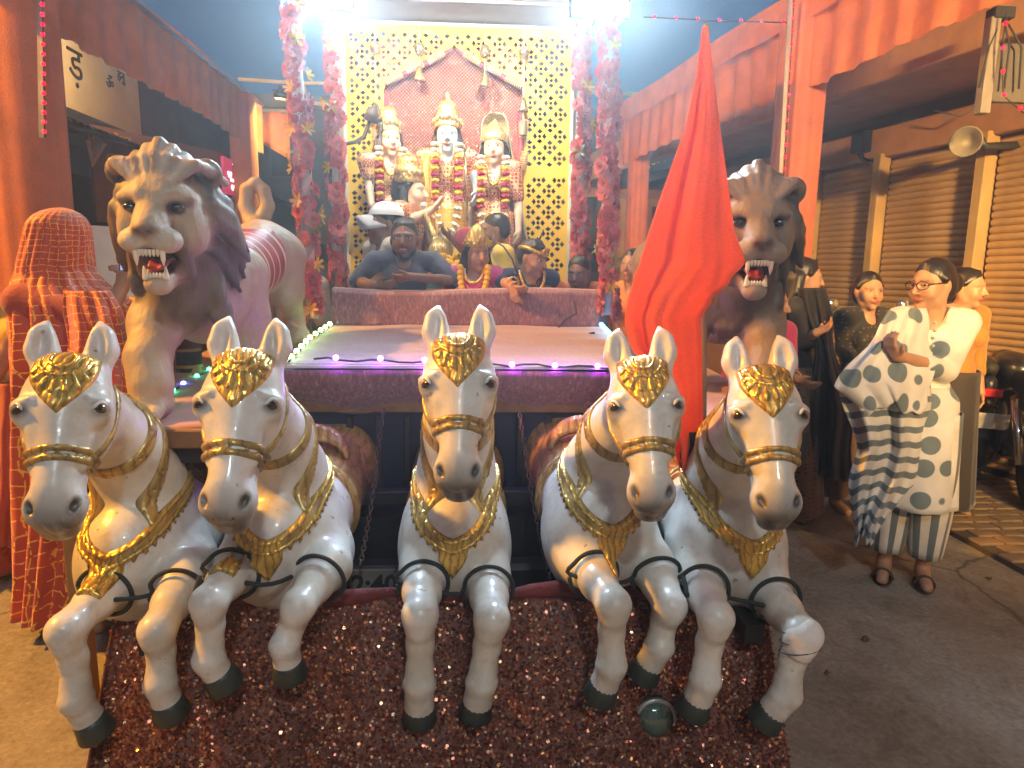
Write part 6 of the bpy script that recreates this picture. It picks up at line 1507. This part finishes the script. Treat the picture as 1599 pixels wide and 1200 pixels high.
def veil(u, v):
    a = math.pi * (-.10 + 1.2 * u); ztv = H_ + .13; 
    if v < .18: t = v / .18; rr = .10 * math.sin(t * math.pi / 2) + .002; return (rr * math.cos(a), .05 + rr * .95 * math.sin(a), ztv - .12 * t * t)
    t = (v - .18) / .82; rr = .10 + .18 * t ** 1.1; g = 1 + .06 * math.sin(a * 12) * t
    return (rr * g * math.cos(a) + .05 * t, .05 + rr * .5 * g * math.sin(a), ztv - .12 - (H_ * .8) * t)
gridobj('veil', veil, 48, 30, GLD_B, root, (1, 1), .004, False)
# kneeling statue with joined hands, in profile
y = 4.86; zt = P(648, 268, y=y).z
kz = .70
root, HM, W_ = person('crowned statue in profile with hands joined and pearl garlands, kneeling before the others', (P(640, 330, y=y).x, y, kz), zt, R_(72), (.78, .52, .36), 1.15, (0, 0, 6), 'girl', RED_B, None, {'L': [PP(640, 345, y - .10), PP(672, 330, y - .12), PP(690, 312, y - .12)], 'R': [PP(652, 345, y - .02), PP(674, 328, y - .05), PP(692, 310, y - .07)]}, .2, .0085, False, 'statue', 'deity_statue', 'painted statues in the shrine', skirt=(RED_B, .04, .8), curl=.1)
sp('pedestal_step', MATS['pedestal'], ((-.45, 4.86, .53), (.3, .12, .17)), bev=.01)
tall_crown(root, HM, 1.02, .16); H_ = zt - kz; m = MB()
for i in range(20):
    t = i / 19; m.sphere((-.07 + .16 * t, -.135, H_ * .84 - .34 * t), (.026, .024, .024), 7, 5)
m.build('pearl_garland', MATS['mari_w'], root, True)['kind'] = 'stuff'
mc = P(687, 393, y=4.62); mace = empty('golden_mace', mc, 0, 'golden mace with bulbous head standing among yellow flowers', 'mace'); a = P(664, 336, y=4.70)
mm = Vector((0, 0, 1)).rotation_difference((a - mc).normalized()).to_matrix(); L_ = (a - mc).length; q = MB()
q.lathe([(.01, -.085), (.05, -.07), (.085, -.03), (.092, .0), (.08, .035), (.05, .06), (.034, .075), (.045, .085), (.03, .10)], 20, mm, mc); q.build('head', MATS['crowngold'], mace, True, True)
q = MB(); q.lathe([(.03, .09), (.024, L_ * .5), (.018, L_ * .9), (.026, L_), (.01, L_ + .02)], 14, mm, mc); q.build('shaft', MATS['crowngold'], mace, True, True)
par(fp('mace_stand', MATS['pedestal'], ((mc.x, mc.y, .80), (.06, .05, .44))), fl)
# archer's bow
bw = empty('shrine_bow', PP(580, 200, 5.0), 0, 'dark curved ornamental bow beside the archer statue', 'bow'); q = MB()
q.tube([PP(*p, 4.98) for p in ((520, 232), (535, 226), (555, 222), (568, 214), (575, 196), (582, 186), (596, 188))], [.012, .014, .014, .015, .016, .022, .012], 8); q.build('limb', M_('bow_dark', (.05, .04, .035), .5), bw, True, True)
q = MB(); q.tube([PP(*p, 4.98) for p in ((578, 190), (582, 175), (587, 165))], [.05, .045, .012], 10); q.build('horn', MATS['bow_dark'], bw, True, True)
q = MB(); q.tube([PP(596, 188, 4.98), PP(590, 250, 5.0), PP(585, 300, 5.0)], .008, 6); q.build('stave', MATS['bow_dark'], bw, True, True)
# arrow staff of the central statue
q = MB(); q.tube([PP(726, 235, 4.95), PP(730, 345, 4.95)], .010, 8); q.tube([PP(726, 235, 4.95), PP(725, 225, 4.95)], [.018, .002], 8)
tag(q.build('gold_staff', MATS['brass'], None, True), 'thin gold staff beside the blue-faced statue', 'staff')
# heaps of marigolds on the shrine ledge
r = random.Random(8); tb = fp('offering_shelf', M_('shelf', (.2, .35, .3), .6), ((P(715, 420, y=4.5).x, 4.52, P(715, 430, y=4.5).z - .06), (.26, .10, .03)))
fp('shelf_leg', MATS['dark_metal'], ((P(715, 420, y=4.5).x, 4.55, .78), (.02, .02, .42)))
q = MB(); rr = random.Random(2)
for ring_, n, rd in ((0, 9, .02), (1, 6, .012)):
    for k in range(n): a = 2 * math.pi * k / n; q.sphere((rd * math.cos(a), rd * math.sin(a), .006 * ring_), (.012, .012, .009), 6, 4)
q.sphere((0, 0, 0), (.022, .022, .012), 8, 5); mg = q.mesh('marigold', True); mg.materials.append(MATS['mari_y'])
k = 0
for i in range(8):
    for j in range(3):
        p = P(682 + i * 10 + r.uniform(-3, 3), 404 + j * 9 + r.uniform(-3, 3), y=4.46 + .03 * (2 - j)); o = bpy.data.objects.new('marigold', mg); COL.objects.link(o); o.location = p; o.rotation_euler = (R_(60), 0, r.uniform(0, 6)); o.scale = (1.3,) * 3
        tag(o, 'loose yellow marigold heaped below the golden mace', 'flower', 'marigolds below the mace')
# ------------------------------------------------------------------ parked motorbikes
M_('bike_black', (.015, .015, .017), .3, var=.3, coat=.4); M_('bike_plastic', (.03, .03, .032), .6); M_('seat_black', (.02, .02, .02), .7, bump=.3); M_('mirror', (.6, .6, .62), .08, .9, var=.05); M_('plate_white', (.55, .52, .46), .5, var=.2); M_('tail_red', (.4, .02, .02), .2); M_('chrome', (.6, .6, .6), .15, .9)
def motorbike(loc, rz, label, plate=True):
    """rear wheel at the origin, front toward +X"""
    root = empty('motorbike', loc, rz, label, 'motorbike', 'motorbikes parked by the shutters'); mm = Matrix.Rotation(math.pi / 2, 3, 'X')
    def add(name, mb, mat, p=root, sm=True): return mb.build(name, mat, p, sm)
    for x, nm in ((0, 'wheel'), (1.27, 'wheel')):
        q = MB(); q.tube([(x + .245 * math.cos(a), 0, .30 + .245 * math.sin(a)) for a in [2 * math.pi * i / 28 for i in range(28)]], .052, 10, closed=True); w = add(nm, q, MATS['tyre'])
        q = MB(); q.tube([(x + .195 * math.cos(a), 0, .30 + .195 * math.sin(a)) for a in [2 * math.pi * i / 28 for i in range(28)]], .014, 8, closed=True); q.lathe([(.03, -.06), (.06, -.05), (.06, .05), (.03, .06)], 14, mm, (x, 0, .30))
        for k in range(10): a = 2 * math.pi * k / 10; q.tube([(x, .03 * (-1) ** k, .30), (x + .19 * math.cos(a), 0, .30 + .19 * math.sin(a))], .006, 5)
        add('rim', q, MATS['grey_metal'], w)
    s = S((-.35, -.22, .35), (1.2, .22, 1.12), .012)
    s.rc((.62, 0, .82), (.90, 0, .86), .10, .11, .04); s.el((.72, 0, .86), (.20, .125, .10), .04)
    t = s.build('fuel_tank', MATS['bike_black'], root)
    s = S((-.45, -.22, .35), (.8, .22, 1.12), .012); s.rc((-.12, 0, .83), (.46, 0, .78), .07, .085, .03); s.rc((-.26, 0, .86), (-.1, 0, .84), .05, .07, .03); s.build('seat', MATS['seat_black'], root)
    s = S((-.45, -.22, .3), (.8, .22, 1.0), .012); s.rc((-.28, 0, .76), (.3, 0, .68), .05, .085, .05); s.rc((-.30, 0, .74), (-.38, 0, .62), .035, .03, .02); s.build('tail_cowl', MATS['bike_black'], root)
    s = S((.2, -.2, .1), (.9, .2, .7), .012); s.bx((.55, 0, .38), (.15, .11, .13), .03, rnd=.04); s.rc((.62, 0, .45), (.72, 0, .62), .075, .07, .02); [s.rc((.64 + .02 * k, -.1, .46 + .03 * k), (.64 + .02 * k, .1, .46 + .03 * k), .012, .012, .004) for k in range(5)]; s.build('engine', MATS['dark_metal'], root)
    q = MB(); q.tube([(.66, -.12, .40), (.5, -.15, .26), (.1, -.16, .28), (-.30, -.17, .36)], [.022, .025, .045, .05], 10); add('exhaust', q, MATS['chrome'])
    for sg in (-1, 1):
        q = MB(); q.tube([(1.27, sg * .09, .30), (1.08, sg * .09, .92)], [.026, .022], 10); add('fork', q, MATS['grey_metal'])
        q = MB(); q.tube([(1.06, 0, 1.00), (1.03, sg * .14, 1.06), (.93, sg * .34, 1.05)], .014, 8); h = add('handlebar', q, MATS['chrome']); q = MB(); q.tube([(.97, sg * .26, 1.053), (.91, sg * .38, 1.048)], .021, 10); add('grip', q, MATS['bike_plastic'], h)
        q = MB(); q.tube([(1.0, sg * .22, 1.06), (.99, sg * .27, 1.20)], .006, 6); mr = add('mirror_stem', q, MATS['bike_plastic']); q = MB(); q.lathe([(.02, -.02), (.055, -.012), (.06, .0), (.055, .008), (.0, .009)], 18, Matrix.Rotation(R_(-92), 3, 'Y'), (.985, sg * .28, 1.25)); add('mirror', q, MATS['mirror'], mr)
        q = MB(); q.tube([(0, sg * .10, .30), (.15, sg * .13, .70)], .026, 8); add('shock_absorber', q, MATS['chrome']); q = MB(); q.tube([(0, sg * .08, .30), (.45, sg * .08, .36)], .022, 8); add('swingarm', q, MATS['dark_metal'])
        q = MB(); q.sphere((-.32, sg * .15, .66), (.03, .03, .024), 10, 6); add('indicator', q, M_('amber', (.6, .22, .02), .2))
    s = S((.95, -.16, .75), (1.35, .16, 1.15), .010); s.el((1.15, 0, .93), (.10, .105, .11), .02); s.build('headlamp_cowl', MATS['bike_black'], root)
    q = MB(); q.lathe([(.08, -.01), (.078, .01), (.05, .03), (.0, .036)], 18, Matrix.Rotation(R_(90), 3, 'Y'), (1.235, 0, .93)); add('headlamp', q, M_('lamp_glass', (.5, .5, .48), .1, .3))
    q = MB(); q.grid(lambda u, v: (1.27 + .315 * math.cos(R_(35 + 120 * u)), (v - .5) * .13, .30 + .315 * math.sin(R_(35 + 120 * u)) - .25 * (v - .5) ** 2), 14, 4); solidify(add('front_mudguard', q, MATS['bike_black']), .006)
    q = MB(); q.grid(lambda u, v: (.0 + .33 * math.cos(R_(60 + 110 * u)), (v - .5) * .14, .30 + .33 * math.sin(R_(60 + 110 * u)) - .25 * (v - .5) ** 2), 14, 4); solidify(add('rear_mudguard', q, MATS['bike_plastic']), .006)
    q = MB(); q.box((-.40, 0, .70), (.02, .06, .03), None, .008); add('tail_light', q, MATS['tail_red'], sm=False)
    if plate: q = MB(); q.box((-.395, 0, .50), (.004, .12, .058), Matrix.Rotation(R_(-12), 3, 'Y'), .002); add('number_plate', q, MATS['plate_white'], sm=False)
    q = MB(); q.tube([(.42, .10, .32), (.36, .30, .012)], .012, 6); add('side_stand', q, MATS['dark_metal'])
    return root
b = P(1512, 742, z=.03); motorbike((b.x, b.y, .03), R_(62), 'dark motorbike parked closest to the woman in glasses, pale rear plate showing')
b2 = P(1318, 640, y=4.75); motorbike((3.02, 4.45, .03), R_(74), 'dark motorbike parked between the two women in black', False)
motorbike((3.62, 3.9, .03), R_(65), 'black motorbike against the shutters at the end of the row', False)
# ------------------------------------------------------------------ haze volume added to give the floodlights their glow
hz = MB(); hz.box((0, 80, 3.1), (62, 122, 4.1))
t = NT('glow_haze'); v = t.n('VolumePrincipled'); v.inputs['Color'].default_value = (.9, .94, 1, 1); v.inputs['Density'].default_value = .011; v.inputs['Anisotropy'].default_value = .72
t.l(v.outputs[0], t.t.nodes['Material Output'].inputs['Volume']); t.t.nodes.remove(t.b)
tag(hz.build('haze', t.m), kind='stuff')
SC.cycles.volume_bounces = 0
